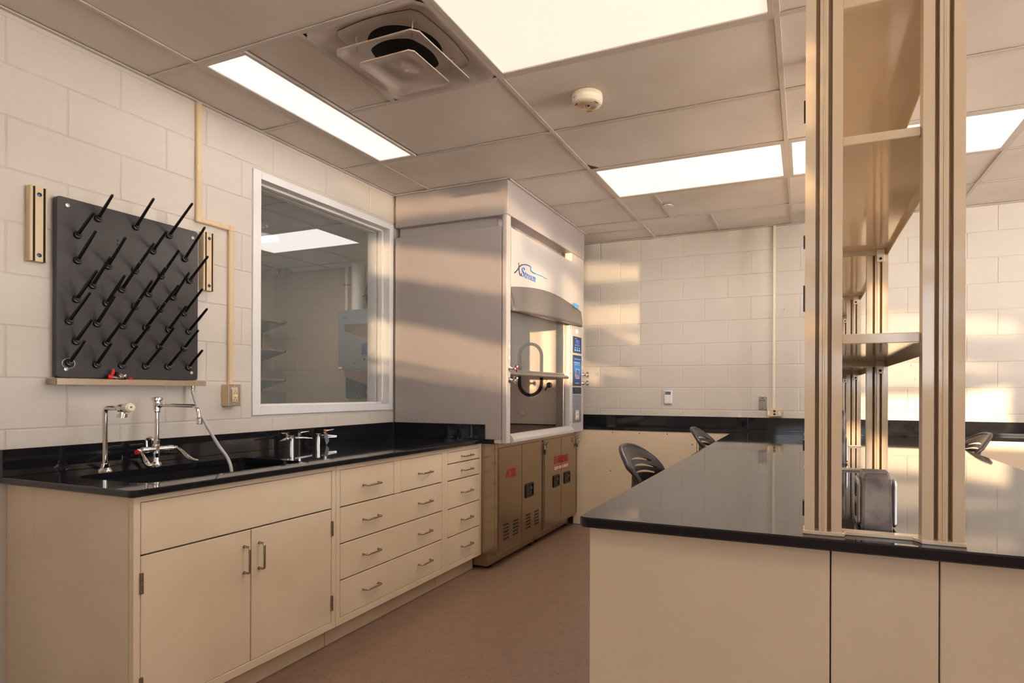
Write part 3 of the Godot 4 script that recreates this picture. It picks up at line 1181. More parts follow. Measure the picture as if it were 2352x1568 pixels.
	mb.cyl(Vector3(-1.87, 2.16, -5.25), Vector3(-1.87, H, -5.25), 0.072, 24)
	part("tube", mb, M.pipe_white, p)
	mb = mk(p)
	mb.lathe(Vector3(-1.87, H, -5.25), Vector3.DOWN, [[0.12, 0.0], [0.12, 0.006], [0.075, 0.008]], 24)
	part("collar", mb, M.pipe_white, p)
	p = thing("thin_pipe", "thin white vertical pipe with a copper clamp beside the thick pipe", "pipe", Vector3(-2.06, 2.16, -5.27))
	mb = mk(p)
	mb.cyl(Vector3(-2.055, 2.16, -5.27), Vector3(-2.055, H, -5.27), 0.019, 14)
	part("tube", mb, M.pipe_white, p)
	mb = mk(p)
	mb.lathe(Vector3(-2.055, 2.475, -5.27), Vector3.UP, [[0.03, 0.0], [0.03, 0.018]], 14)
	part("clamp", mb, M.copper, p)
	mb = mk(p)
	mb.tube([Vector3(-2.03, 2.478, -5.27), Vector3(-1.95, 2.47, -5.27)], 0.009, 8)
	part("stub", mb, M.alloy, p)
	p = thing("black_bag", "black shape hanging beside the thick pipe at the window's right edge", "bag", Vector3(-1.62, 2.17, -5.2))
	mb = mk(p)
	mb.smooth()
	mb.lathe(Vector3(-1.60, 2.16, -5.2), Vector3.UP, [[0.03, 0.0], [0.085, 0.06], [0.10, 0.16], [0.09, 0.24], [0.05, 0.31], [0.00001, 0.33]], 16, false)
	part("body", mb, M.black_plastic, p)
	mb = mk(p)
	mb.tube([Vector3(-1.80, 2.335, -5.25), Vector3(-1.68, 2.31, -5.22)], 0.006, 6)
	part("rod", mb, M.dark_grey, p)
	p = thing("black_bottle", "black tapered bottle under the grey appliance with an orange hazard mark", "bottle", Vector3(-1.825, 1.165, -5.2))
	mb = mk(p)
	mb.prism(Vector3(-1.83, 1.165, -5.29), Vector3(1, 0, 0), Vector3(0, 1, 0), Vector3(0, 0, 1), PackedVector2Array([Vector2(-0.095, 0), Vector2(0.10, 0), Vector2(0.108, 0.02), Vector2(0.112, 0.30), Vector2(-0.108, 0.30), Vector2(-0.108, 0.03)]), 0.17, 0.012)
	part("body", mb, M.black_plastic, p)
	mb = mk(p)
	mb.prism(Vector3(-1.765, 1.178, -5.12), Vector3(1, 0, 0), Vector3(0, 1, 0), Vector3(0, 0, 1), PackedVector2Array([Vector2(-0.018, 0), Vector2(0.02, 0), Vector2(0.005, 0.028)]), 0.001)
	part("hazard_mark", mb, M.copper, p)
	mb = mk(p)
	mb.tube([Vector3(-1.72, 1.235, -5.2), Vector3(-1.66, 1.235, -5.2)], 0.009, 8)
	mb.tube([Vector3(-1.69, 1.215, -5.2), Vector3(-1.69, 1.255, -5.2)], 0.006, 8)
	part("tap", mb, M.alloy, p)


const SIDE_PANEL := 1.2


# ------------------------------------------------------------------ the left counter
const XF := 0.765           # face of the cabinets
const XE := 0.794           # edge of the counter top


func pull(a: Vector3, b: Vector3, out: Vector3, parent: Node3D, called := "handle") -> void:
	var mb := mk(parent)
	mb.tube(fillet([a, a + out, b + out, b], 0.012, 4), 0.0048, 8)
	for p: Vector3 in [a, b]:
		mb.lathe(p, out, [[0.0065, 0.0], [0.0065, 0.002]], 8)
	part(called, mb, M.nickel, parent)


# a frame with an opening: stiles and rails flush with the face
func carcass(t: Node3D, z0: float, z1: float, back := 0.03) -> void:
	var mb := mk(t)
	if back > 0.1:
		# open at the top for the sink bowl
		mb.box(Vector3(back, 0.105, z0), Vector3(XF - 0.026, 0.13, z1))
		mb.box(Vector3(back, 0.13, z0), Vector3(XF - 0.026, 0.888, z0 + 0.018))
		mb.box(Vector3(back, 0.13, z1 - 0.018), Vector3(XF - 0.026, 0.888, z1))
		mb.box(Vector3(back, 0.13, z0), Vector3(back + 0.012, 0.888, z1))
		mb.box(Vector3(XF - 0.032, 0.13, z0), Vector3(XF - 0.026, 0.888, z1))
	else:
		mb.box(Vector3(back, 0.105, z0), Vector3(XF - 0.026, 0.888, z1))
	part("body", mb, M.cream_steel, t)
	mb = mk(t)
	mb.box(Vector3(back, 0.0, z0 + 0.002), Vector3(0.696, 0.105, z1 - 0.0015), 0.001)
	part("toe_kick", mb, M.cream_steel, t)
	mb = mk(t)
	mb.box(Vector3(XF - 0.0255, 0.13, z0 + 0.006), Vector3(XF - 0.025, 0.87, z1 - 0.006))
	part("painted_gap_shade", mb, M.shadow_gap, t)  # dark sheet painted in for the shade behind the panel gaps


func face_panel(called: String, t: Node3D, y0: float, y1: float, z0: float, z1: float, m: Material = null) -> MeshInstance3D:
	var mb := mk(t)
	var g := 0.0021
	mb.box(Vector3(XF - 0.022, y0 + g, minf(z0, z1) + g), Vector3(XF, y1 - g, maxf(z0, z1) - g), 0.0018)
	return part(called, mb, m if m else M.cream_steel, t)


func rail(t: Node3D, y0: float, y1: float, z0: float, z1: float) -> void:
	var mb := mk(t)
	mb.box(Vector3(XF - 0.026, y0, minf(z0, z1)), Vector3(XF, y1, maxf(z0, z1)), 0.0012)
	part("frame_rail", mb, M.cream_steel, t)


func hinge(t: Node3D, z: float, y0: float, y1: float) -> void:
	var mb := mk(t)
	var h := (y1 - y0) / 3.0
	for k in 3:
		mb.cyl(Vector3(XF + 0.004, y0 + h * k + 0.0006, z), Vector3(XF + 0.004, y0 + h * (k + 1) - 0.0006, z), 0.0055, 10)
	mb.box(Vector3(XF - 0.002, y0, z - 0.006), Vector3(XF + 0.002, y1, z + 0.006))
	part("hinge", mb, M.nickel, t)


func build_left_counter() -> void:
	# counter top with the cut-out of the sink
	var t := thing("countertop", "long black counter top along the left wall, with a sink cut-out and low black splashbacks", "countertop", Vector3(0.4, 0.889, -2.4))
	var out := PackedVector2Array([Vector2(0.0, 1.2455), Vector2(0.768, 1.2455)])
	for i in 5:
		var a := -PI / 2 + PI / 2 * (i + 1) / 6.0
		out.append(Vector2(0.768 + 0.026 * cos(a), 1.2715 + 0.026 * sin(a)))
	out.append(Vector2(XE, 1.2715))
	out.append(Vector2(XE, 3.5435))
	out.append(Vector2(0.0, 3.5435))
	var hole := rounded(0.236, 1.36, 0.673, 2.092, 0.06, 5)
	var mb := mk(t)
	mb.prism(Vector3(0, 0.889, 0), Vector3(1, 0, 0), Vector3(0, 0, -1), Vector3(0, 1, 0), out, 0.025, 0.0035, [hole])
	part("slab", mb, M.black_epoxy, t)
	mb = mk(t)
	mb.box(Vector3(0.0005, 0.914, -3.5265), Vector3(0.02, 1.0197, -1.2465), 0.0015)
	part("splashback", mb, M.black_epoxy, t)
	mb = mk(t)
	mb.box(Vector3(0.0205, 0.914, -3.5455), Vector3(0.80, 1.0197, -3.527), 0.0015)
	part("splashback", mb, M.black_epoxy, t)
	# sink bowl
	var s := thing("sink", "deep rectangular black sink bowl let into the left counter", "sink", Vector3(0.455, 0.64, -1.726))
	mb = mk(s)
	mb.prism(Vector3(0, 0.64, 0), Vector3(1, 0, 0), Vector3(0, 0, -1), Vector3(0, 1, 0), rounded(0.205, 1.325, 0.70, 2.13, 0.05), 0.2485, 0.0, [rounded(0.228, 1.352, 0.681, 2.10, 0.07, 6)])
	mb.box(Vector3(0.206, 0.63, -2.129), Vector3(0.699, 0.642, -1.326))
	part("bowl", mb, M.black_epoxy_edge, s)
	mb = mk(s)
	mb.lathe(Vector3(0.455, 0.642, -1.72), Vector3.UP, [[0.045, 0.0], [0.045, 0.003], [0.03, 0.004], [0.028, 0.001], [0.00001, 0.001]], 20)
	part("drain", mb, M.chrome, s)
	# sink cabinet
	var c := thing("sink_cabinet", "cream steel sink cabinet with two doors, at the near end of the left counter", "cabinet", Vector3(0.4, 0, -1.73))
	carcass(c, -2.184, -1.268, 0.186)
	mb = mk(c)
	mb.box(Vector3(0.0, 0.0, -1.30), Vector3(0.1825, 0.888, -1.2695), 0.001)
	part("filler_panel", mb, M.cream_steel, c)
	rail(c, 0.8665, 0.888, -1.268, -2.184)
	rail(c, 0.105, 0.139, -1.268, -2.184)
	rail(c, 0.139, 0.8665, -1.268, -1.2905)
	rail(c, 0.139, 0.8665, -2.158, -2.184)
	face_panel("apron_panel", c, 0.684, 0.8665, -1.2905, -2.158)
	var d1 := face_panel("door", c, 0.139, 0.682, -1.2905, -1.7195)
	var d2 := face_panel("door", c, 0.139, 0.682, -1.7195, -2.158)
	pull(Vector3(XF, 0.618, -1.687), Vector3(XF, 0.512, -1.687), Vector3(0.032, 0, 0), d1)
	pull(Vector3(XF, 0.618, -1.756), Vector3(XF, 0.512, -1.756), Vector3(0.032, 0, 0), d2)
	for y in [[0.553, 0.624], [0.195, 0.266]]:
		hinge(c, -1.2925, y[0], y[1])
		hinge(c, -2.1575, y[0], y[1])
	# wide drawer cabinet
	c = thing("drawer_cabinet", "cream steel cabinet with two small drawers over three wide ones, left counter", "cabinet", Vector3(0.4, 0, -2.645))
	carcass(c, -3.1045, -2.185)
	rail(c, 0.863, 0.888, -2.185, -3.1045)
	rail(c, 0.105, 0.139, -2.185, -3.1045)
	rail(c, 0.139, 0.863, -2.185, -2.212)
	rail(c, 0.139, 0.863, -3.074, -3.1045)
	rail(c, 0.681, 0.863, -2.6145, -2.6725)
	for z in [[-2.212, -2.6145, -2.428], [-2.6725, -3.074, -2.89]]:
		var d := face_panel("drawer", c, 0.681, 0.863, z[0], z[1])
		pull(Vector3(XF, 0.766, z[2] + 0.056), Vector3(XF, 0.766, z[2] - 0.056), Vector3(0.03, 0, 0), d)
	for y in [[0.501, 0.679], [0.322, 0.499], [0.139, 0.320]]:
		var d := face_panel("drawer", c, y[0], y[1], -2.212, -3.074)
		for z in [-2.428, -2.89]:
			var yy: float = (y[0] + y[1]) / 2
			pull(Vector3(XF, yy, z + 0.056), Vector3(XF, yy, z - 0.056), Vector3(0.03, 0, 0), d)
	# narrow drawer cabinet
	c = thing("drawer_cabinet", "narrow cream steel cabinet of five drawers beside the stainless acid cabinet", "cabinet", Vector3(0.4, 0, -3.33))
	carcass(c, -3.553, -3.105)
	rail(c, 0.859, 0.888, -3.105, -3.553)
	rail(c, 0.105, 0.135, -3.105, -3.553)
	rail(c, 0.135, 0.859, -3.105, -3.135)
	rail(c, 0.135, 0.859, -3.5265, -3.553)
	for y in [[0.785, 0.859], [0.676, 0.783], [0.495, 0.674], [0.315, 0.493], [0.135, 0.313]]:
		var d := face_panel("drawer", c, y[0], y[1], -3.135, -3.5265)
		var yy: float = (y[0] + y[1]) / 2
		pull(Vector3(XF, yy, -3.295), Vector3(XF, yy, -3.41), Vector3(0.03, 0, 0), d)
	faucet_pure()
	faucet_mixer()
	gas_turret(Vector3(0.083, CT, -2.542), "blue", "chrome double gas turret on the left counter, nearer one with blue-topped levers")
	gas_turret(Vector3(0.088, CT, -2.738), "yellow", "chrome gas turret with a yellow-topped lever and a hanging metal tag, left counter")


func faucet_pure() -> void:
	var b := Vector3(0.168, CT, -1.515)
	var t := thing("water_faucet", "tall bent chrome faucet with a beige knob at its tip, left end of the sink", "faucet", b)
	var mb := mk(t)
	mb.lathe(b, Vector3.UP, [[0.027, 0.0], [0.025, 0.004], [0.017, 0.013], [0.0165, 0.013], [0.0165, 0.03], [0.0105, 0.031]], 22)
	part("base_flange", mb, M.chrome, t)
	mb = mk(t)
	mb.tube(fillet([b + Vector3(0, 0.028, 0), b + Vector3(0, 0.262, 0), b + Vector3(0.085, 0.262, 0)], 0.022, 7), 0.0095, 16)
	part("spout_pipe", mb, M.chrome, t)
	mb = mk(t)
	mb.lathe(b + Vector3(0.08, 0.262, 0), Vector3(1, 0, 0), [[0.0095, 0.0], [0.0125, 0.012], [0.017, 0.022], [0.017, 0.045], [0.013, 0.05], [0.013, 0.058]], 16)
	mb.lathe(b + Vector3(0.112, 0.262, 0), Vector3.DOWN, [[0.011, 0.0], [0.011, 0.022], [0.0185, 0.023], [0.0185, 0.038], [0.009, 0.038], [0.009, 0.035], [0.00001, 0.035]], 14)
	part("valve_body", mb, M.chrome, t)
	mb = mk(t)
	mb.lathe(b + Vector3(0.135, 0.264, 0), Vector3(1, 0.05, 0.1), [[0.012, 0.0], [0.018, 0.004], [0.0195, 0.03], [0.018, 0.036], [0.013, 0.038], [0.0125, 0.041], [0.00001, 0.0415]], 20)
	part("knob", mb, M.ivory_plastic, t)
	lettering("lettering", "DI", t, b + Vector3(0.177, 0.268, 0.004), 0.006, 0.007, Basis(Vector3(0, 0, -1), Vector3.UP, Vector3(1, 0, 0)), M.dark_grey)


func blade(mb: MB, p: Array, w0: float, w1: float, side: Vector3) -> void:
	# a flat lever that widens towards its end
	var q := curve(p, 5)
	var n := q.size()
	mb.smooth()
	var last := []
	for i in n:
		var s := float(i) / (n - 1)
		var d: Vector3 = (q[mini(i + 1, n - 1)] - q[maxi(i - 1, 0)]).normalized()
		var up := side.cross(d).normalized()
		var w := lerpf(w0, w1, smoothstep(0.15, 0.8, s)) * (1.0 if s < 0.9 else sqrt(maxf(0.05, 1.0 - pow((s - 0.9) / 0.1, 2.0))))
		var h := lerpf(0.005, 0.0025, s)
		var rg := []
		for k in 10:
			var a := TAU * k / 10
			rg.append(q[i] + side * cos(a) * w + up * sin(a) * h)
		if i > 0:
			mb.skin(last, rg, q[i - 1], q[i])
		else:
			mb.face(rg, -d)
		last = rg
	mb.face(last, q[n - 1] - q[n - 2])


func faucet_mixer() -> void:
	var b := Vector3(0.128, CT, -1.746)
	var t := thing("mixer_faucet", "chrome mixing faucet with a long swing spout and two wrist-blade handles at the sink", "faucet", b)
	var mb := mk(t)
	mb.lathe(b, Vector3.UP, [[0.024, 0.0], [0.023, 0.005], [0.016, 0.012], [0.0145, 0.03], [0.0155, 0.05], [0.0155, 0.085], [0.0145, 0.09], [0.0165, 0.092], [0.0165, 0.108], [0.011, 0.11]], 20)
	part("column", mb, M.chrome, t)
	mb = mk(t)
	mb.cyl(b + Vector3(0, 0.067, 0.062), b + Vector3(0, 0.067, -0.075), 0.0135, 18)
	for s in [[0.062, 1.0], [-0.075, -1.0]]:
		mb.lathe(b + Vector3(0, 0.067, s[0]), Vector3(0, 0, s[1]), [[0.0145, -0.022], [0.0145, -0.004], [0.012, 0.0], [0.009, 0.008], [0.009, 0.02]], 16)
	part("cross_body", mb, M.chrome, t)
	mb = mk(t)
	mb.lathe(b + Vector3(0.002, 0.062, 0.079), Vector3(0.55, 0, 0.8), [[0.0095, 0.0], [0.0105, 0.003], [0.0105, 0.009], [0.006, 0.0105], [0.00001, 0.0105]], 16)
	part("hot_button", mb, M.red, t, "red hot-water button")
	mb = mk(t)
	blade(mb, [b + Vector3(0, 0.066, 0.072), b + Vector3(0.03, 0.05, 0.074), b + Vector3(0.075, 0.018, 0.085), b + Vector3(0.115, 0.008, 0.092)], 0.0055, 0.015, Vector3(0.25, 0, 0.97).normalized())
	part("blade_handle", mb, M.chrome, t)
	mb = mk(t)
	blade(mb, [b + Vector3(0, 0.069, -0.088), b + Vector3(0.03, 0.06, -0.091), b + Vector3(0.08, 0.025, -0.098), b + Vector3(0.128, 0.012, -0.105)], 0.0055, 0.012, Vector3(-0.25, 0, 0.97).normalized())
	part("blade_handle", mb, M.chrome, t)
	mb = mk(t)
	mb.cyl(b + Vector3(0, 0.105, -0.004), b + Vector3(0, 0.252, -0.004), 0.0085, 16)
	part("riser", mb, M.chrome, t)
	mb = mk(t)
	var v := b + Vector3(0, 0.236, -0.004)
	mb.lathe(v, Vector3.UP, [[0.0125, 0.0], [0.0135, 0.004], [0.0135, 0.016], [0.0155, 0.018], [0.0155, 0.05], [0.0225, 0.055], [0.0225, 0.066], [0.012, 0.069], [0.00001, 0.069]], 12)
	mb.lathe(v + Vector3(0, 0.033, 0), Vector3(1, 0, 0), [[0.012, 0.0], [0.012, 0.024], [0.0085, 0.026]], 14)
	part("vacuum_breaker", mb, M.chrome, t)
	mb = mk(t)
	mb.tube(fillet([v + Vector3(0.02, 0.033, 0), v + Vector3(0.262, 0.032, -0.004), v + Vector3(0.275, -0.025, -0.005)], 0.034, 7), 0.0078, 14)
	part("swing_spout", mb, M.chrome, t)
	mb = mk(t)
	mb.lathe(v + Vector3(0.275, -0.018, -0.005), Vector3.DOWN, [[0.008, 0.0], [0.0115, 0.006], [0.0115, 0.028], [0.010, 0.030], [0.007, 0.030], [0.007, 0.027], [0.00001, 0.027]], 16)
	part("aerator", mb, M.chrome, t)
	mb = mk(t)
	mb.tube(fillet([b + Vector3(-0.03, 0.075, 0.02), b + Vector3(-0.035, 0.118, 0.02), b + Vector3(-0.01, 0.122, 0.012), b + Vector3(0.0, 0.085, 0.008)], 0.018, 5), 0.006, 10)
	part("bypass_pipe", mb, M.chrome, t)


func gas_turret(b: Vector3, tone: String, label: String) -> void:
	var t := thing("gas_turret", label, "gas turret", b, "gas turrets on the left counter")
	var mb := mk(t)
	mb.lathe(b, Vector3.UP, [[0.0155, 0.0], [0.0155, 0.072], [0.014, 0.0745], [0.00001, 0.0752]], 24)
	part("post", mb, M.chrome, t)
	var dirs := [Vector3(0.35, 0, 1).normalized(), Vector3(0.35, 0, -1).normalized()] if tone == "blue" else [Vector3(0.3, 0, -1).normalized()]
	for d: Vector3 in dirs:
		mb = mk(t)
		var o := b + Vector3(0, 0.058, 0) + d * 0.018
		mb.lathe(o, d, [[0.0085, 0.0], [0.0085, 0.02], [0.011, 0.021], [0.011, 0.034], [0.0075, 0.036], [0.0075, 0.046]], 12)
		# the serrated hose end slopes down
		mb.lathe(o + d * 0.044, (d + Vector3(0, -0.12, 0)), [[0.007, 0.0], [0.0078, 0.014], [0.0055, 0.016], [0.0068, 0.03], [0.0045, 0.032], [0.004, 0.06], [0.00001, 0.06]], 12)
		mb.lathe(o + d * 0.028, Vector3.UP, [[0.010, 0.0], [0.010, 0.022], [0.008, 0.024], [0.008, 0.032]], 12)
		var v := part("valve", mb, M.chrome, t)
		mb = mk(v)
		mb.lathe(o + d * 0.028 + Vector3(0, 0.031, 0), Vector3.UP, [[0.0095, 0.0], [0.0095, 0.006], [0.00001, 0.0065]], 14)
		part("index_cap", mb, M.dark_blue if tone == "blue" else M.yellow, v)
		mb = mk(v)
		var p := o + d * 0.03 + Vector3(0, 0.028, 0)
		blade(mb, [p, p + d * 0.02 + Vector3(0, 0.005, 0), p + d * 0.055 + Vector3(0, 0.008, 0)], 0.006, 0.0105, d.cross(Vector3.UP))
		part("lever", mb, M.chrome, v)
	if tone == "yellow":
		mb = mk(t)
		mb.lathe(b + Vector3(0.005, 0.045, -0.018), Vector3(0.3, 0, -1), [[0.007, 0.0], [0.007, 0.05], [0.005, 0.052], [0.004, 0.10], [0.00001, 0.10]], 10)
		part("second_outlet", mb, M.chrome, t)
		mb = mk(t)
		var ex := Vector3(-0.25, 0, -1).normalized()
		mb.prism(b + Vector3(0.034, 0.005, -0.022), ex, Vector3(0, 1, 0), Vector3(1, 0, -0.25).normalized(), PackedVector2Array([Vector2(0.013, -0.003), Vector2(0.043, 0.016), Vector2(0.043, 0.026), Vector2(0.022, 0.07), Vector2(0.0, 0.062), Vector2(-0.008, 0.048)]), 0.0015)
		part("metal_tag", mb, M.appliance, t)
		mb = mk(t)
		mb.tube(curve([b + Vector3(0.03, 0.066, -0.035), b + Vector3(0.02, 0.072, -0.036), b + Vector3(0.012, 0.08, -0.03)], 4), 0.0012, 6)
		part("tag_wire", mb, M.yellow, t)


# ------------------------------------------------------------------ things on the left wall
func build_left_wall_things() -> void:
	drying_rack()
	mounting_channel(-1.3515, "left of the black drying rack")
	mounting_channel(-2.0655, "right of the black drying rack")
	# surface raceway from the ceiling to the outlet
	var t := thing("wall_raceway", "beige surface raceway stepping down the left wall from the ceiling to an outlet", "raceway", Vector3(0, 1.28, -2.1))
	var w := 0.0145
	for s in [[2.715, 2.119, -2.027, -2.027], [2.105, 1.284, -2.2065, -2.2065]]:
		var mb := mk(t)
		mb.prism(Vector3(0.0005, s[1], s[2]), Vector3(0, 0, 1), Vector3(1, 0, 0), Vector3(0, 1, 0), PackedVector2Array([Vector2(-w, 0), Vector2(w, 0), Vector2(w, 0.013), Vector2(w - 0.005, 0.018), Vector2(-w + 0.005, 0.018), Vector2(-w, 0.013)]), s[0] - s[1])
		part("channel", mb, M.beige_plastic, t)
	var mb := mk(t)
	mb.prism(Vector3(0.0005, 2.119, -2.0415), Vector3(0, 1, 0), Vector3(1, 0, 0), Vector3(0, 0, -1), PackedVector2Array([Vector2(-w, 0), Vector2(w, 0), Vector2(w, 0.013), Vector2(w - 0.005, 0.018), Vector2(-w + 0.005, 0.018), Vector2(-w, 0.013)]), 0.15)
	part("channel", mb, M.beige_plastic, t)
	for p in [[2.119, -2.027], [2.119, -2.2065]]:
		mb = mk(t)
		mb.box(Vector3(0.0005, p[0] - 0.016, p[1] - 0.0158), Vector3(0.0193, p[0] + 0.016, p[1] + 0.0158), 0.004)
		part("elbow_cover", mb, M.beige_plastic, t)
	for p in [[2.119, -2.145, 1], [1.62, -2.2065, 0], [2.38, -2.027, 0]]:
		mb = mk(t)
		var e := Vector3(0, 0.0155, 0.004) if p[2] == 1 else Vector3(0, 0.012, 0.0157)
		mb.box(Vector3(0.0005, p[0], p[1]) - e, Vector3(0.0192, p[0], p[1]) + e, 0.003)
		part("coupling", mb, M.beige_plastic, t)
	outlet_box()
	drain_hose()


func drying_rack() -> void:
	var c := Vector3(0.008, 1.674, -1.709)
	var t := thing("drying_rack", "black wall-hung glassware drying rack with slanting pegs and a steel drip trough", "drying rack", c)
	var mb := mk(t)
	mb.prism(Vector3(0.006, 0, 0), Vector3(0, 0, -1), Vector3(0, 1, 0), Vector3(1, 0, 0), rounded(1.4105, 1.3015, 2.008, 2.0475, 0.014, 4), 0.029, 0.002)
	part("board", mb, M.black_phenolic, t)
	var pegs := PEGS.split(";")
	for s in pegs:
		var v := s.split_floats(",")
		var b := Vector3(0.035, v[0], v[1])
		var d := Vector3(v[2], v[3], v[1]) - b
		mb = mk(t)
		mb.lathe(b + d * 0.04, d, [[0.0068, 0.0], [0.0062, d.length() * 0.5], [0.0053, d.length() * 0.94], [0.0036, d.length() * 0.965], [0.00001, d.length() * 0.97]], 10, false)
		var p := part("peg", mb, M.black_plastic, t)
		mb = mk(p)
		mb.lathe(b, Vector3(1, 0.25, 0), [[0.0160, 0.0], [0.0160, 0.005], [0.0145, 0.008], [0.0098, 0.0095], [0.0083, 0.014]], 16)
		part("collar", mb, M.black_plastic, p)
	for s in [[2.016, -1.448], [2.012, -1.98], [1.338, -1.976], [1.336, -1.445]]:
		mb = mk(t)
		mb.lathe(Vector3(0.0348, s[0], s[1]), Vector3(1, 0, 0), [[0.0075, 0.0], [0.0075, 0.0015], [0.004, 0.002], [0.004, 0.0005], [0.00001, 0.0005]], 12)
		part("screw", mb, M.alloy, t)
	for s in [[1.915, -1.637], [1.899, -1.637]]:
		mb = mk(t)
		mb.lathe(Vector3(0.0348, s[0], s[1]), Vector3(1, 0, 0), [[0.0045, 0.0], [0.003, 0.0006]], 10)
		part("plug_hole", mb, M.black, t)
	mb = mk(t)
	var q := []
	for i in 33:
		q.append(Vector3(0.0365, 1.360 + 0.021 * sin(TAU * i / 32), -1.452 + 0.023 * cos(TAU * i / 32)))
	mb.tube(q, 0.0017, 6)
	part("wire_ring", mb, M.alloy, t)
	# trough
	mb = mk(t)
	var prof := PackedVector2Array([Vector2(0.006, 1.2725), Vector2(0.072, 1.2725), Vector2(0.072, 1.2972), Vector2(0.0705, 1.2972), Vector2(0.0705, 1.274), Vector2(0.0075, 1.274), Vector2(0.0075, 1.2995), Vector2(0.006, 1.2995)])
	mb.prism(Vector3(0, 0, -1.393), Vector3(1, 0, 0), Vector3(0, 1, 0), Vector3(0, 0, -1), prof, 0.630)
	mb.box(Vector3(0.006, 1.2725, -1.3945), Vector3(0.072, 1.2972, -1.393))
	mb.box(Vector3(0.006, 1.2725, -2.0245), Vector3(0.072, 1.2972, -2.023))
	part("drip_trough", mb, M.stainless, t)
	mb = mk(t)
	mb.box(Vector3(0.0718, 1.277, -2.019), Vector3(0.0726, 1.293, -1.992))
	part("maker_plate", mb, M.nickel, t)
	lettering("lettering", "C", t, Vector3(0.0726, 1.288, -1.964), 0.007, 0.006, Basis(Vector3(0, 0, -1), Vector3.UP, Vector3(1, 0, 0)), M.dark_grey)
	mb = mk(t)
	mb.cyl(Vector3(0.055, 1.2735, -1.968), Vector3(0.055, 1.25, -1.968), 0.0065, 12)
	part("drain_spigot", mb, M.nickel, t)
	# loose fittings that lie in the trough
	var a := Vector3(0.052, 1.2745, -1.605)
	var h := thing("red_valve_handle", "small red valve handle with a chrome stem lying in the drying rack's trough", "valve handle", a)
	mb = mk(h)
	mb.lathe(a + Vector3(0, 0.032, 0.014), Vector3(0.35, -0.1, -1), [[0.0125, 0.0], [0.0125, 0.016], [0.009, 0.017]], 14)
	mb.tube(curve([a + Vector3(0, 0.036, 0.004), a + Vector3(0.0, 0.05, -0.002), a + Vector3(0, 0.062, -0.004), a + Vector3(0, 0.066, -0.008), a + Vector3(0, 0.06, -0.010), a + Vector3(0, 0.045, -0.007)], 4), 0.0035, 8)
	part("grip", mb, M.red, h)
	mb = mk(h)
	mb.lathe(a + Vector3(0.006, 0.031, -0.002), Vector3(0.5, -0.1, -1), [[0.0085, 0.0], [0.0085, 0.014], [0.003, 0.015], [0.003, 0.03]], 12)
	part("stem", mb, M.chrome, h)
	a = Vector3(0.052, 1.2745, -1.657)
	h = thing("hose_fitting", "chrome hose fitting with a red tip lying in the drying rack's trough", "hose fitting", a)
	mb = mk(h)
	mb.lathe(a + Vector3(-0.012, 0.045, 0.02), Vector3(0.8, -0.45, -0.6), [[0.009, 0.0], [0.012, 0.006], [0.0165, 0.012], [0.0165, 0.03], [0.015, 0.033], [0.011, 0.033], [0.011, 0.024], [0.00001, 0.024]], 18)
	part("body", mb, M.chrome, h)
	mb = mk(h)
	mb.lathe(a + Vector3(-0.012, 0.045, 0.02), Vector3(-0.8, 0.3, 0.5), [[0.010, 0.0], [0.011, 0.006], [0.010, 0.012]], 12)
	part("cap", mb, M.black_plastic, h)
	mb = mk(h)
	mb.lathe(a + Vector3(0.004, 0.022, -0.018), Vector3(0.2, 0.5, -0.8), [[0.0085, 0.0], [0.0085, 0.010], [0.005, 0.014], [0.00001, 0.015]], 12)
	part("tip", mb, M.red, h)


const PEGS := "1.901,-1.484,0.147,1.985;1.991,-1.56,0.135,2.082;1.995,-1.713,0.16,2.111;1.993,-1.863,0.199,2.13;1.794,-1.484,0.16,1.907;1.794,-1.599,0.157,1.909;1.902,-1.788,0.135,1.987;1.897,-1.939,0.179,2.04;1.699,-1.54,0.158,1.812;1.795,-1.71,0.168,1.909;1.792,-1.826,0.162,1.905;1.794,-1.963,0.168,1.905;1.63,-1.481,0.174,1.741;1.7,-1.655,0.161,1.812;1.699,-1.768,0.159,1.814;1.7,-1.883,0.151,1.813;1.63,-1.594,0.162,1.744;1.631,-1.71,0.158,1.743;1.634,-1.823,0.165,1.741;1.63,-1.937,0.166,1.742;1.536,-1.455,0.176,1.647;1.537,-1.557,0.157,1.65;1.538,-1.659,0.154,1.651;1.54,-1.758,0.172,1.648;1.541,-1.862,0.163,1.65;1.542,-1.96,0.168,1.649;1.454,-1.48,0.142,1.542;1.455,-1.594,0.136,1.541;1.455,-1.708,0.144,1.543;1.456,-1.82,0.138,1.544;1.457,-1.937,0.138,1.543;1.363,-1.456,0.14,1.452;1.359,-1.556,0.137,1.45;1.36,-1.656,0.144,1.448;1.361,-1.757,0.148,1.45;1.363,-1.859,0.146,1.45;1.364,-1.96,0.136,1.448"


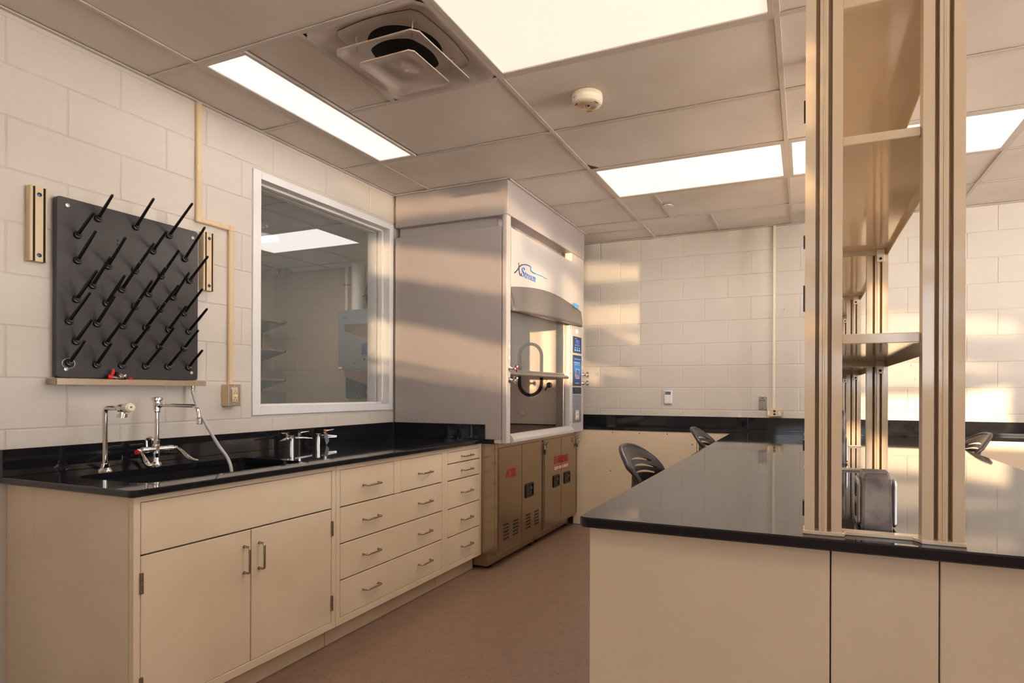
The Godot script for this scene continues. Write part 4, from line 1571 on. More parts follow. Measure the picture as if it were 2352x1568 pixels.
func mounting_channel(z: float, where: String) -> void:
	var y0 := 1.762
	var y1 := 2.062
	var t := thing("mounting_channel", "beige mounting channel with dark slots and blue screws, " + where, "mounting channel", Vector3(0, y0, z), "mounting channels beside the drying rack")
	var mb := mk(t)
	# section: two lips either side of a centre strip, slots between
	mb.box(Vector3(0.0005, y0, z - 0.029), Vector3(0.004, y1, z + 0.029))
	mb.box(Vector3(0.0005, y0, z + 0.018), Vector3(0.034, y1, z + 0.029), 0.0025)
	mb.box(Vector3(0.0005, y0, z - 0.029), Vector3(0.034, y1, z - 0.023), 0.0015)
	part("channel", mb, M.beige_plastic, t)
	mb = mk(t)
	mb.box(Vector3(0.004, y0, z - 0.015), Vector3(0.034, y1, z + 0.0115), 0.001)
	part("centre_strip", mb, M.beige_plastic, t)
	mb = mk(t)
	mb.box(Vector3(0.004, y0 + 0.002, z - 0.0228), Vector3(0.0315, y1 - 0.002, z - 0.0152))
	mb.box(Vector3(0.004, y0 + 0.002, z + 0.0117), Vector3(0.0315, y1 - 0.002, z + 0.0178))
	part("slot_shadow", mb, M.black, t)  # black fill painted as the shade inside the slots
	for y in [y0 + 0.026, y1 - 0.032]:
		mb = mk(t)
		mb.lathe(Vector3(0.0338, y, z - 0.002), Vector3(1, 0, 0), [[0.0085, 0.0], [0.0075, 0.002], [0.003, 0.003], [0.003, 0.0015], [0.00001, 0.0015]], 12)
		part("screw", mb, M.blue_screw, t)


func receptacle(mb: MB, at: Vector3, ex: Vector3, ez: Vector3) -> void:
	# slots of one socket, dark, a hair proud of the face
	for s in [[-0.0065, 0.0, 0.0012, 0.0042], [0.0065, 0.0, 0.0012, 0.0042], [0.008, 0.0, 0.0028, 0.001], [0.0, 0.0115, 0.0022, 0.0022]]:
		mb.prism(at + ex * s[0] + Vector3.UP * s[1], ex, Vector3.UP, ez, rounded(-s[2], -s[3], s[2], s[3], 0.0005, 1), 0.0006)


func outlet_box() -> void:
	var t := thing("outlet_box", "beige surface-mounted duplex outlet box at the foot of the raceway, beside the window", "outlet", Vector3(0, 1.166, -2.198))
	var z0 := -2.2335
	var z1 := -2.163
	var mb := mk(t)
	mb.box(Vector3(0.0005, 1.1665, z0), Vector3(0.046, 1.2825, z1), 0.002)
	part("box", mb, M.beige_plastic, t)
	mb = mk(t)
	mb.prism(Vector3(0.049, 1.2245, -2.1985), Vector3(0, 0, -1), Vector3(0, 1, 0), Vector3(1, 0, 0), rounded(-0.0355, -0.0575, 0.0355, 0.0575, 0.002, 2), 0.004, 0.0015)
	part("cover_plate", mb, M.nickel, t)
	mb = mk(t)
	mb.box(Vector3(0.046, 1.17, z0 + 0.003), Vector3(0.0492, 1.279, z1 - 0.003))
	part("gap", mb, M.shadow_gap, t)  # dark layer painted in for the shade behind the cover plate
	mb = mk(t)
	mb.box(Vector3(0.052, 1.191, -2.2155), Vector3(0.0575, 1.2575, -2.1815), 0.002)
	part("sockets", mb, M.beige_plastic, t)
	mb = mk(t)
	for y in [1.240, 1.2035]:
		receptacle(mb, Vector3(0.0574, y - 0.003, -2.1985), Vector3(0, 0, -1), Vector3(1, 0, 0))
	part("slots", mb, M.black, t)
	mb = mk(t)
	mb.box(Vector3(0.0574, 1.2185, -2.2135), Vector3(0.0588, 1.2265, -2.1925), 0.0005)
	part("test_button", mb, M.ivory_plastic, t)
	mb = mk(t)
	mb.box(Vector3(0.053, 1.2585, -2.2145), Vector3(0.0536, 1.267, -2.180))
	part("label_strip", mb, M.white_plastic, t)
	lettering("lettering", "P08-38", t, Vector3(0.0536, 1.2628, -2.197), 0.0045, 0.022, Basis(Vector3(0, 0, -1), Vector3.UP, Vector3(1, 0, 0)), M.dark_grey, false)
	for y in [1.273, 1.176]:
		mb = mk(t)
		mb.lathe(Vector3(0.0528, y, -2.1985), Vector3(1, 0, 0), [[0.0045, 0.0], [0.0038, 0.002], [0.00001, 0.0022]], 10)
		part("screw", mb, M.chrome, t)


func drain_hose() -> void:
	var p := [Vector3(0.055, 1.262, -1.968), Vector3(0.057, 1.235, -1.968), Vector3(0.10, 1.163, -1.963), Vector3(0.185, 1.067, -1.955), Vector3(0.27, 0.988, -1.945), Vector3(0.333, 0.928, -1.945), Vector3(0.366, 0.865, -1.94), Vector3(0.372, 0.76, -1.94)]
	var t := thing("drain_hose", "translucent grey hose running from the drying rack's trough down into the sink", "hose", p[0])
	var mb := mk(t)
	mb.tube(curve(p, 7), 0.0072, 12)
	part("tube", mb, M.vinyl, t)


# ------------------------------------------------------------------ stainless cabinets under the fume hood
const XS := 0.89


func build_hood_cabinets() -> void:
	var t := thing("acid_cabinet", "stainless base cabinet marked ACIDS with vent slots, under the near half of the fume hood", "cabinet", Vector3(0.45, 0, -3.94))
	steel_cabinet(t, -3.556, -4.318, [[-3.578, -3.9335], [-3.9365, -4.298]])
	var d: Node3D = t.get_node("door_001")
	latch(d, 0.487, -4.063, 0.075, 0.055)
	lettering("lettering", "ACIDS", t.get_node("door"), Vector3(XS + 0.0012, 0.658, -3.762), 0.062, 0.152, Basis(Vector3(0, 0, -1), Vector3.UP, Vector3(1, 0, 0)), M.red_paint)
	for z in [-3.688, -3.835]:
		vents(t.get_node("door"), z)
	for z in [-4.046, -4.195]:
		vents(d, z)
	t = thing("flammable_cabinet", "stainless base cabinet marked FLAMMABLE in red, under the far half of the fume hood", "cabinet", Vector3(0.45, 0, -4.70))
	steel_cabinet(t, -4.322, -5.07, [[-4.348, -4.7025], [-4.7055, -5.063]])
	latch(t.get_node("door"), 0.484, -4.588, 0.072, 0.052)
	latch(t.get_node("door_001"), 0.482, -4.832, 0.072, 0.052)
	var left: Node3D = t.get_node("door")
	var right: Node3D = t.get_node("door_001")
	var b := Basis(Vector3(0, 0, -1), Vector3.UP, Vector3(1, 0, 0))
	lettering("lettering", "FLAM", left, Vector3(XS + 0.0012, 0.663, -4.622), 0.064, 0.15, b, M.red_paint)
	lettering("lettering", "MABLE", right, Vector3(XS + 0.0012, 0.659, -4.784), 0.064, 0.15, b, M.red_paint)
	for s in [["KEEP FIR", left, -4.622], ["E AWAY!", right, -4.784]]:
		var mb := mk(s[1])
		mb.box(Vector3(XS, 0.573, s[2] - 0.079), Vector3(XS + 0.0008, 0.612, s[2] + 0.079))
		part("warning_band", mb, M.red_paint, s[1])
		lettering("lettering", s[0], s[1], Vector3(XS + 0.0016, 0.5925, s[2]), 0.028, 0.146, b, M.white_plastic)
	hasp(t, -4.338, 0.785, -1.0)
	hasp(t, -5.055, 0.785, 1.0)


func steel_cabinet(t: Node3D, za: float, zb: float, doors: Array) -> void:
	var mb := mk(t)
	mb.box(Vector3(0.05, 0.108, zb), Vector3(XS - 0.02, 0.885, za), 0.002)
	part("body", mb, M.stainless, t)
	mb = mk(t)
	mb.box(Vector3(0.10, 0.022, zb + 0.001), Vector3(0.81, 0.108, za - 0.003), 0.001)
	part("plinth", mb, M.stainless, t)
	for s in [[XS - 0.02, 0.853, 0.885, za, zb], [XS - 0.02, 0.108, 0.1175, za, zb]]:
		mb = mk(t)
		mb.box(Vector3(s[0], s[1], s[4]), Vector3(XS, s[2], s[3]), 0.001)
		part("face_rail", mb, M.stainless, t)
	mb = mk(t)
	mb.box(Vector3(XS - 0.02, 0.1175, doors[0][0] + 0.004), Vector3(XS, 0.853, za), 0.001)
	part("face_rail", mb, M.stainless, t)
	for k in 2:
		mb = mk(t)
		mb.box(Vector3(XS - 0.018, 0.119, doors[k][1] + 0.001), Vector3(XS, 0.852, doors[k][0] - 0.001), 0.0012)
		part("door", mb, M.stainless, t)
		var hz: float = doors[0][0] + 0.002 if k == 0 else doors[1][1] - 0.003
		mb = mk(t)
		for i in 36:
			var y := 0.125 + 0.02 * i
			mb.cyl(Vector3(XS + 0.001, y, hz), Vector3(XS + 0.001, y + 0.0165, hz), 0.004, 6)
		var h := part("piano_hinge", mb, M.nickel, t)
		h.set_meta("kind", "stuff")
	for z in [za - 0.06, zb + 0.06]:
		mb = mk(t)
		mb.lathe(Vector3(0.795, 0.0, z), Vector3.UP, [[0.016, 0.0], [0.016, 0.008], [0.007, 0.01], [0.007, 0.024]], 12)
		part("foot", mb, M.black_plastic, t)


func latch(d: Node3D, y: float, z: float, h: float, w: float) -> void:
	var b := Vector3(XS, y, z)
	var mb := mk(d)
	mb.prism(b, Vector3(0, 0, -1), Vector3.UP, Vector3(1, 0, 0), rounded(-w * 1.3, -h * 0.72, w * 1.3, h * 0.72, 0.012, 3), 0.007, 0.002, [rounded(-w * 1.05, -h * 0.56, w * 1.05, h * 0.56, 0.005, 2)])
	mb.box(b + Vector3(0, -h * 0.6, -w * 1.1), b + Vector3(0.001, h * 0.6, w * 1.1))
	part("latch", mb, M.black_plastic, d)
	var l: Node3D = d.get_node("latch")
	mb = mk(l)
	mb.box(b + Vector3(0.001, -h * 0.5, w * 0.05), b + Vector3(0.0065, h * 0.5, w * 0.95), 0.001)
	part("paddle", mb, M.black_plastic, l)
	mb = mk(l)
	mb.lathe(b + Vector3(0.001, 0.012, -w * 0.5), Vector3(1, 0, 0), [[0.011, 0.0], [0.011, 0.006], [0.004, 0.007], [0.00001, 0.0065]], 12)
	part("lock", mb, M.nickel, l)


func vents(d: Node3D, z: float) -> void:
	for k in 5:
		var y := 0.196 + 0.0247 * k
		var mb := mk(d)
		for r in 2:
			for i in 7:
				var zz := z + 0.037 - 0.0123 * i
				var yy := y + 0.0075 * r
				mb.prism(Vector3(XS, yy, zz), Vector3(0, 0, -1), Vector3.UP, Vector3(1, 0, 0), PackedVector2Array([Vector2(-0.005, -0.0028), Vector2(0.003, -0.0028), Vector2(0.005, 0.0028), Vector2(-0.003, 0.0028)]), 0.0008)
		part("vent_slot", mb, M.black, d)


func hasp(t: Node3D, z: float, y: float, side: float) -> void:
	var mb := mk(t)
	mb.box(Vector3(XS, y - 0.045, z - 0.014), Vector3(XS + 0.006, y + 0.045, z + 0.014), 0.002)
	part("hasp", mb, M.nickel, t)
	var h: Node3D = t.get_child(t.get_child_count() - 1)
	mb = mk(h)
	mb.tube(fillet([Vector3(XS, y + 0.03, z), Vector3(XS + 0.03, y + 0.03, z), Vector3(XS + 0.03, y - 0.012, z), Vector3(XS, y - 0.012, z)], 0.012, 4), 0.004, 8)
	part("staple", mb, M.chrome, h)
	mb = mk(h)
	mb.box(Vector3(XS + 0.008, y - 0.05, z - 0.011), Vector3(XS + 0.022, y - 0.012, z + 0.011), 0.003)
	part("keeper", mb, M.nickel, h)
	mb = mk(t)
	mb.box(Vector3(XS, y + 0.0, z + 0.10 * side), Vector3(XS + 0.004, y + 0.045, z + 0.05 * side), 0.001)
	part("catch_plate", mb, M.nickel, t)


# ------------------------------------------------------------------ the fume hood
func valve_knob(t: Node3D, c: Vector3, tone: Material) -> void:
	var mb := mk(t)
	mb.lathe(c, Vector3(1, 0, 0), [[0.021, 0.0], [0.021, 0.004], [0.015, 0.010], [0.011, 0.014], [0.009, 0.03], [0.012, 0.034], [0.012, 0.044]], 16)
	for k in 4:
		var a := TAU * k / 4 + 0.5
		var d := Vector3(0, cos(a), sin(a))
		mb.lathe(c + Vector3(0.05, 0, 0) + d * 0.005, d, [[0.008, 0.0], [0.0075, 0.012], [0.0085, 0.02], [0.00001, 0.024]], 8, false)
	mb.lathe(c + Vector3(0.043, 0, 0), Vector3(1, 0, 0), [[0.013, 0.0], [0.013, 0.014]], 12)
	var k := part("valve_knob", mb, M.chrome, t)
	mb = mk(k)
	mb.lathe(c + Vector3(0.057, 0, 0), Vector3(1, 0, 0), [[0.0105, 0.0], [0.0105, 0.003], [0.00001, 0.004]], 12)
	part("index_button", mb, tone, k)


func build_fume_hood() -> void:
	var t := thing("fume_hood", "tall grey fume hood with a glass sash and blue control panels on stainless cabinets", "fume hood", Vector3(0.5, 0.886, -4.3))
	var XH := 0.966
	var Z1 := -5.045
	var mb := mk(t)
	mb.box(Vector3(0.021, 2.474, Z1), Vector3(0.971, 2.7145, ZH), 0.003)
	part("ceiling_enclosure", mb, M.hood_paint, t)
	mb = mk(t)
	mb.box(Vector3(0.95, 2.476, -4.254), Vector3(0.9712, 2.7125, -4.252))
	part("seam", mb, M.hood_white, t)
	mb = mk(t)
	mb.box(Vector3(0.03, 2.390, -4.955), Vector3(0.865, 2.476, ZH - 0.04))
	mb.box(Vector3(0.80, 2.390, Z1 + 0.01), Vector3(0.90, 2.476, -4.955))
	part("recess_band", mb, M.hood_paint, t)
	mb = mk(t)
	mb.box(Vector3(0.021, 0.916, ZH - 0.006), Vector3(0.9235, 2.3985, ZH), 0.002)
	part("side_panel", mb, M.hood_paint, t)
	mb = mk(t)
	mb.box(Vector3(0.021, 2.3925, ZH - 0.06), Vector3(0.9235, 2.3985, ZH - 0.004))
	part("side_ledge", mb, M.hood_paint, t)
	mb = mk(t)
	mb.box(Vector3(0.926, 0.8875, -3.602), Vector3(0.967, 2.4745, ZH), 0.005)
	part("corner_post", mb, M.hood_white, t)
	mb = mk(t)
	mb.box(Vector3(0.868, 0.8885, ZH - 0.02), Vector3(0.9235, 0.915, ZH), 0.002)
	part("corner_cap", mb, M.hood_white, t)
	mb = mk(t)
	mb.box(Vector3(0.70, 0.8885, ZH - 0.03), Vector3(0.8675, 0.9155, ZH - 0.003))
	part("worktop_edge", mb, M.black_epoxy_edge, t)
	mb = mk(t)
	mb.box(Vector3(0.90, 0.8875, Z1), Vector3(XH, 2.4745, -4.742), 0.004)
	part("control_post", mb, M.hood_white, t)
	mb = mk(t)
	mb.box(Vector3(0.021, 0.89, Z1), Vector3(0.90, 2.40, Z1 + 0.008))
	part("far_side", mb, M.hood_paint, t)
	mb = mk(t)
	mb.box(Vector3(0.85, 1.86, -4.995), Vector3(0.9655, 2.3975, -3.612), 0.002)
	part("front_panel", mb, M.hood_white, t)
	# the grey valance, bowed forward, with an arched upper edge
	mb = mk(t)
	mb.smooth()
	var za := -3.603
	var zb := -4.972
	var last := []
	var last_c := Vector3.ZERO
	for i in 33:
		var s := i / 32.0
		var z := lerpf(za, zb, s)
		var yt := 1.984 + 0.067 * sin(PI * clampf(s, 0, 1))
		var yb := 1.813 + 0.03 * s
		var b := 0.018 + 0.055 * pow(sin(PI * s), 0.7)
		var pr := []
		for q in [[0.0, yt], [0.004, yt], [0.010, yt - 0.008], [0.35, lerpf(yt, yb, 0.4)], [0.75, lerpf(yt, yb, 0.72)], [0.97, lerpf(yt, yb, 0.88)], [1.0, lerpf(yt, yb, 0.93)], [0.92, yb + 0.004], [0.75, yb], [-0.4, yb + 0.006]]:
			pr.append(Vector3(XH + 0.001 + b * q[0], q[1], z))
		var c := Vector3(XH - 0.02, (yt + yb) / 2, z)
		if i > 0:
			mb.skin(last, pr, last_c, c, true)
		else:
			mb.face(pr, Vector3(0, 0, 1))
		last = pr
		last_c = c
	mb.face(last, Vector3(0, 0, -1))
	part("valance", mb, M.valance_grey, t)
	mb = mk(t)
	mb.prism(Vector3(XH + 0.026, 2.008, -4.772), Vector3(0, 0.04, -1).normalized(), Vector3(-0.1, 1, 0).normalized(), Vector3(1, 0.1, 0).normalized(), PackedVector2Array([Vector2(-0.07, 0.02), Vector2(0.0, 0.024), Vector2(0.075, 0.008), Vector2(0.05, -0.012), Vector2(0.012, -0.022), Vector2(-0.02, -0.018)]), 0.008, 0.002)
	part("badge", mb, M.light_blue, t)
	# emblem: a swoosh X over the word
	var sw := []
	for p in [[2.0, 0.42], [2.0, 0.42]]:
		sw.append(p)
	var em := func(u: float, v: float) -> Vector3: return Vector3(XH + 0.0005, 2.088 + v, -3.655 - u)
	var tones := [M.dark_blue, M.dark_blue, M.blue, M.light_blue]
	var strokes := [
		[[0.0, 0.0], [0.04, 0.027], [0.075, 0.058], [0.12, 0.083]],
		[[0.064, 0.085], [0.070, 0.04], [0.084, 0.004], [0.104, 0.003], [0.107, 0.018]],
		[[0.12, 0.083], [0.18, 0.096], [0.235, 0.098], [0.262, 0.092], [0.258, 0.075], [0.262, 0.068], [0.30, 0.061], [0.34, 0.06]],
		[[0.34, 0.06], [0.40, 0.062], [0.47, 0.063], [0.555, 0.058]],
	]
	for k in 4:
		var pts := []
		for p in strokes[k]:
			pts.append(em.call(p[0], p[1]))
		mb = mk(t)
		mb.tube(curve(pts, 5), 0.0042 if k < 3 else 0.0035, 6)
		part("emblem_stroke", mb, tones[k], t)
	var bb := Basis(Vector3(0, 0, -1), Vector3.UP, Vector3(1, 0, 0))
	lettering("lettering", "S", t, em.call(0.135, 0.032), 0.07, 0.055, bb, M.blue, true, "Droid Serif", HORIZONTAL_ALIGNMENT_LEFT, 0.25)
	lettering("lettering", "tream", t, em.call(0.258, 0.018), 0.046, 0.19, bb, M.blue, true, "Droid Serif", HORIZONTAL_ALIGNMENT_LEFT, 0.25)
	# sash: glass in a thin frame over a tubular lower rail
	mb = mk(t)
	mb.box(Vector3(0.934, 1.40, -4.665), Vector3(0.940, 2.0, -3.606))
	part("sash_glass", mb, M.glass, t)
	mb = mk(t)
	mb.tube([Vector3(0.950, 1.375, -3.604), Vector3(0.950, 1.375, -4.69)], 0.0135, 14)
	mb.box(Vector3(0.928, 1.385, -4.672), Vector3(0.948, 1.407, -3.604), 0.004)
	part("sash_rail", mb, M.alloy, t)
	mb = mk(t)
	mb.box(Vector3(0.940, 1.39, -4.672), Vector3(0.954, 1.412, -4.638), 0.003)
	part("sash_stop", mb, M.white_plastic, t)
	for s in [[-4.645, -4.690, 0.93, "alloy"], [-4.690, -4.716, 0.91, "black"], [-4.716, -4.744, 0.962, "hood_white"]]:
		mb = mk(t)
		mb.box(Vector3(0.86, 0.94, s[1]), Vector3(s[2], 1.86, s[0]), 0.002)
		part("sash_track", mb, M[s[3]], t)
	for y in [1.60, 1.415, 1.305, 0.985]:
		mb = mk(t)
		mb.lathe(Vector3(0.9618, y, -4.731), Vector3(1, 0, 0), [[0.007, 0.0], [0.005, 0.003], [0.00001, 0.0032]], 8)
		part("screw", mb, M.chrome, t)
	# inside
	for s in [
		[Vector3(0.10, 0.935, -4.985), Vector3(0.93, 2.30, -4.977)],
		[Vector3(0.10, 0.935, -3.615), Vector3(0.93, 2.30, -3.604)],
		[Vector3(0.13, 0.935, -4.977), Vector3(0.145, 2.30, -3.615)],
		[Vector3(0.10, 2.30, -4.985), Vector3(0.93, 2.31, -3.604)],
	]:
		mb = mk(t)
		mb.box(s[0], s[1])
		part("liner", mb, M.hood_liner, t)
	mb = mk(t)
	mb.box(Vector3(0.10, 0.90, -4.99), Vector3(0.945, 0.936, -3.604), 0.002)
	part("work_surface", mb, M.hood_floor, t)
	mb = mk(t)
	mb.box(Vector3(0.14, 0.936, -4.9775), Vector3(0.90, 0.944, -4.972))
	part("liner_seam", mb, M.black, t)
	mb = mk(t)
	var sill := PackedVector2Array([Vector2(0.925, 0.888), Vector2(0.985, 0.888), Vector2(0.993, 0.896), Vector2(0.993, 0.915), Vector2(0.982, 0.934), Vector2(0.962, 0.949), Vector2(0.945, 0.953), Vector2(0.925, 0.945)])
	mb.prism(Vector3(0, 0, -3.6025), Vector3(1, 0, 0), Vector3(0, 1, 0), Vector3(0, 0, -1), sill, 1.139)
	part("air_foil_sill", mb, M.hood_white, t)
	# stadium-shaped gasket on the far inner side
	mb = mk(t)
	var o := PackedVector2Array()
	var n := PackedVector2Array()
	for i in 32:
		var a := TAU * (i + 0.5) / 32
		var lift := 0.125 if sin(a) > 0 else -0.125
		o.append(Vector2(0.1325 * cos(a), 0.1325 * sin(a) + lift))
		n.append(Vector2(0.1035 * cos(a), 0.1035 * sin(a) + lift))
	mb.prism(Vector3(0.4555, 1.4595, -4.977), Vector3(1, 0, 0), Vector3(0, 1, 0), Vector3(0, 0, 1), o, 0.016, 0.004, [n], true)
	part("port_gasket", mb, M.gasket, t)
	for s in [[0.654, 1.566], [0.654, 1.477], [0.375, 1.04]]:
		mb = mk(t)
		mb.lathe(Vector3(s[0], s[1], -4.977), Vector3(0, 0, 1), [[0.018, 0.0], [0.017, 0.008], [0.008, 0.013], [0.00001, 0.014]], 14)
		part("plug_button", mb, M.white_plastic, t)
	mb = mk(t)
	mb.lathe(Vector3(0.654, 1.313, -4.977), Vector3(0, 0, 1), [[0.026, 0.0], [0.026, 0.02], [0.018, 0.024], [0.00001, 0.025]], 16)
	mb.tube([Vector3(0.642, 1.31, -4.95), Vector3(0.625, 1.262, -4.94)], 0.006, 8)
	part("black_knob", mb, M.black_plastic, t)
	mb = mk(t)
	mb.tube([Vector3(0.79, 1.595, -4.96), Vector3(0.775, 1.525, -4.955)], 0.0055, 6)
	mb.tube([Vector3(0.632, 1.37, -4.96), Vector3(0.627, 1.345, -4.955)], 0.005, 6)
	part("yellow_tie", mb, M.yellow, t)
	mb = mk(t)
	mb.box(Vector3(0.745, 1.38, -4.9765), Vector3(0.79, 1.66, -4.970), 0.002)
	part("notice_strip", mb, M.hood_paint, t)
	# valves on both posts
	for y in [1.41, 1.33]:
		valve_knob(t, Vector3(0.967, y, -3.583), M.red if y > 1.4 else M.chrome)
		valve_knob(t, Vector3(0.966, y, -5.022), M.yellow if y > 1.4 else M.chrome)
	for s in [[1.565, -3.583], [1.488, -3.583], [1.553, -5.015], [1.478, -5.015]]:
		mb = mk(t)
		mb.lathe(Vector3(0.9655, s[0], s[1]), Vector3(1, 0, 0), [[0.016, 0.0], [0.0155, 0.0018], [0.00001, 0.002]], 18)
		part("plug", mb, M.hood_liner, t)
	mb = mk(t)
	mb.lathe(Vector3(XH, 1.793, -4.874), Vector3(1, 0, 0), [[0.023, 0.0], [0.021, 0.003], [0.013, 0.004], [0.013, 0.001], [0.00001, 0.001]], 18)
	part("light_switch", mb, M.white_plastic, t)
	control_plates(t, XH)


func picture_mat(called: String, im: Image) -> StandardMaterial3D:
	var m := mat(called, Color.WHITE, 0.35)
	m.albedo_texture = ImageTexture.create_from_image(im)
	m.texture_repeat = false
	return m


func text_lines(im: Image, x0: int, x1: int, y: int, rows: int, step: int, h: int, c: Color) -> void:
	# lines too small to read in the photograph: runs of word-like dashes
	for r in rows:
		var x := x0 + rng.randi_range(0, 4)
		var stop := x1 - rng.randi_range(0, int((x1 - x0) * 0.2))
		while x < stop:
			var w := rng.randi_range(4, 13)
			im.fill_rect(Rect2i(x, y + r * step, mini(w, x1 - x), h), c)
			x += w + 3


func plate_at(t: Node3D, called: String, y0: float, y1: float, za: float, zb: float, m: Material, x: float) -> MeshInstance3D:
	var mb := mk(t)
	mb.prism(Vector3(x, (y0 + y1) / 2, (za + zb) / 2), Vector3(0, 0, -1), Vector3.UP, Vector3(1, 0, 0), rounded(-absf(zb - za) / 2, -(y1 - y0) / 2, absf(zb - za) / 2, (y1 - y0) / 2, 0.006, 2), 0.004, 0.0012)
	return part(called, mb, m, t)


func control_plates(t: Node3D, x: float) -> void:
	var za := -4.776
	var zb := -4.980
	# blue monitor: screen and buttons
	var p := plate_at(t, "control_panel", 1.598, 1.745, za, zb, M.dark_grey, x)
	var im := Image.create(160, 116, false, Image.FORMAT_RGB8)
	for y in 116:
		var k := y / 115.0
		im.fill_rect(Rect2i(0, y, 160, 1), Color(0.02, 0.16 + 0.13 * k, 0.32 + 0.22 * k))
	im.fill_rect(Rect2i(45, 18, 75, 34), Color(0.20, 0.34, 0.72))
	im.fill_rect(Rect2i(52, 23, 40, 12), Color(0.30, 0.46, 0.85))
	text_lines(im, 22, 75, 9, 1, 6, 3, Color(0.75, 0.85, 0.95))
	text_lines(im, 20, 140, 57, 2, 7, 3, Color(0.55, 0.75, 0.92))
	for k in 3:
		im.fill_rect(Rect2i(22 + 44 * k, 80, 22, 5), Color(0.75, 0.88, 0.98))
		im.fill_rect(Rect2i(20 + 44 * k, 96, 26, 10), Color(0.55, 0.78, 0.95))
		im.fill_rect(Rect2i(24 + 44 * k, 94, 18, 14), Color(0.55, 0.78, 0.95))
	var mb := mk(p)
	mb.picture(Vector3(x + 0.0045, 1.738, za - 0.008), Vector3(x + 0.0045, 1.738, zb + 0.008), Vector3(x + 0.0045, 1.606, zb + 0.008), Vector3(x + 0.0045, 1.606, za - 0.008), Vector3(1, 0, 0))
	part("panel_print", mb, picture_mat("monitor_print", im), p)
	# instruction panel
	p = plate_at(t, "instruction_panel", 1.303, 1.578, za, zb, M.dark_grey, x)
	im = Image.create(160, 220, false, Image.FORMAT_RGB8)
	for y in 220:
		var k := absf(y / 219.0 - 0.42) * 1.7
		im.fill_rect(Rect2i(0, y, 160, 1), Color(0.10, 0.50, 0.82).lerp(Color(0.03, 0.13, 0.36), clampf(k, 0, 1)))
	text_lines(im, 12, 150, 16, 1, 6, 4, Color(0.85, 0.92, 0.98))
	text_lines(im, 8, 152, 44, 1, 6, 4, Color(0.92, 0.96, 1.0))
	text_lines(im, 10, 150, 54, 3, 6, 2, Color(0.75, 0.86, 0.96))
	im.fill_rect(Rect2i(44, 98, 84, 76), Color(0.16, 0.36, 0.62))
	for q in [Rect2i(44, 98, 84, 3), Rect2i(44, 171, 84, 3), Rect2i(44, 98, 3, 76), Rect2i(125, 98, 3, 76), Rect2i(96, 104, 26, 3), Rect2i(118, 104, 3, 26)]:
		im.fill_rect(q, Color(0.75, 0.86, 0.95))
	for q in [Rect2i(52, 94, 6, 38), Rect2i(30, 140, 24, 8), Rect2i(34, 152, 20, 8), Rect2i(70, 148, 26, 6), Rect2i(78, 140, 6, 24), Rect2i(48, 168, 66, 4), Rect2i(96, 152, 10, 16)]:
		im.fill_rect(q, Color(0.93, 0.52, 0.16))
	text_lines(im, 36, 124, 210, 1, 6, 3, Color(0.85, 0.92, 0.98))
	mb = mk(p)
	mb.picture(Vector3(x + 0.0045, 1.564, za - 0.012), Vector3(x + 0.0045, 1.564, zb + 0.012), Vector3(x + 0.0045, 1.318, zb + 0.012), Vector3(x + 0.0045, 1.318, za - 0.012), Vector3(1, 0, 0))
	part("panel_print", mb, picture_mat("instruction_print", im), p)
	# rocker switches
	p = plate_at(t, "switch_plate", 1.232, 1.292, za, zb, M.dark_blue, x)
	for z in [-4.833, -4.925]:
		mb = mk(p)
		mb.box(Vector3(x + 0.003, 1.242, z - 0.024), Vector3(x + 0.009, 1.282, z + 0.024), 0.003)
		part("rocker_switch", mb, M.black_plastic, p)
	for y in [1.273, 1.252]:
		mb = mk(p)
		mb.lathe(Vector3(x + 0.0035, y, -4.879), Vector3(1, 0, 0), [[0.006, 0.0], [0.005, 0.001]], 10)
		part("symbol", mb, M.blue, p)
	p = plate_at(t, "blank_plate", 1.103, 1.222, za, zb, M.appliance, x)
	p = plate_at(t, "outlet_plate", 0.977, 1.098, za, zb, M.appliance, x)
	mb = mk(p)
	mb.box(Vector3(x + 0.003, 0.999, -4.916), Vector3(x + 0.008, 1.071, -4.838), 0.003)
	part("sockets", mb, M.ivory_plastic, p)
	mb = mk(p)
	for y in [1.053, 1.012]:
		mb.flat()
		for s in [[-0.016, 0.0, 0.003, 0.007], [0.016, 0.0, 0.003, 0.007], [0.0, -0.009, 0.004, 0.004]]:
			mb.box(Vector3(x + 0.0075, y + s[1] - s[3], -4.877 - s[0] - s[2]), Vector3(x + 0.0086, y + s[1] + s[3], -4.877 - s[0] + s[2]))
	part("slots", mb, M.black, p)
	mb = mk(p)
	mb.box(Vector3(x + 0.0035, 1.076, -4.92), Vector3(x + 0.0046, 1.083, -4.836))
	part("label_strip", mb, M.white_plastic, p)
	for y in [1.742, 1.603, 1.571, 1.308, 1.215, 1.109, 1.092, 0.983]:
		mb = mk(t)
		mb.lathe(Vector3(x + 0.0035, y, -4.880), Vector3(1, 0, 0), [[0.005, 0.0], [0.004, 0.0015]], 8)
		part("screw", mb, M.dark_grey, t)


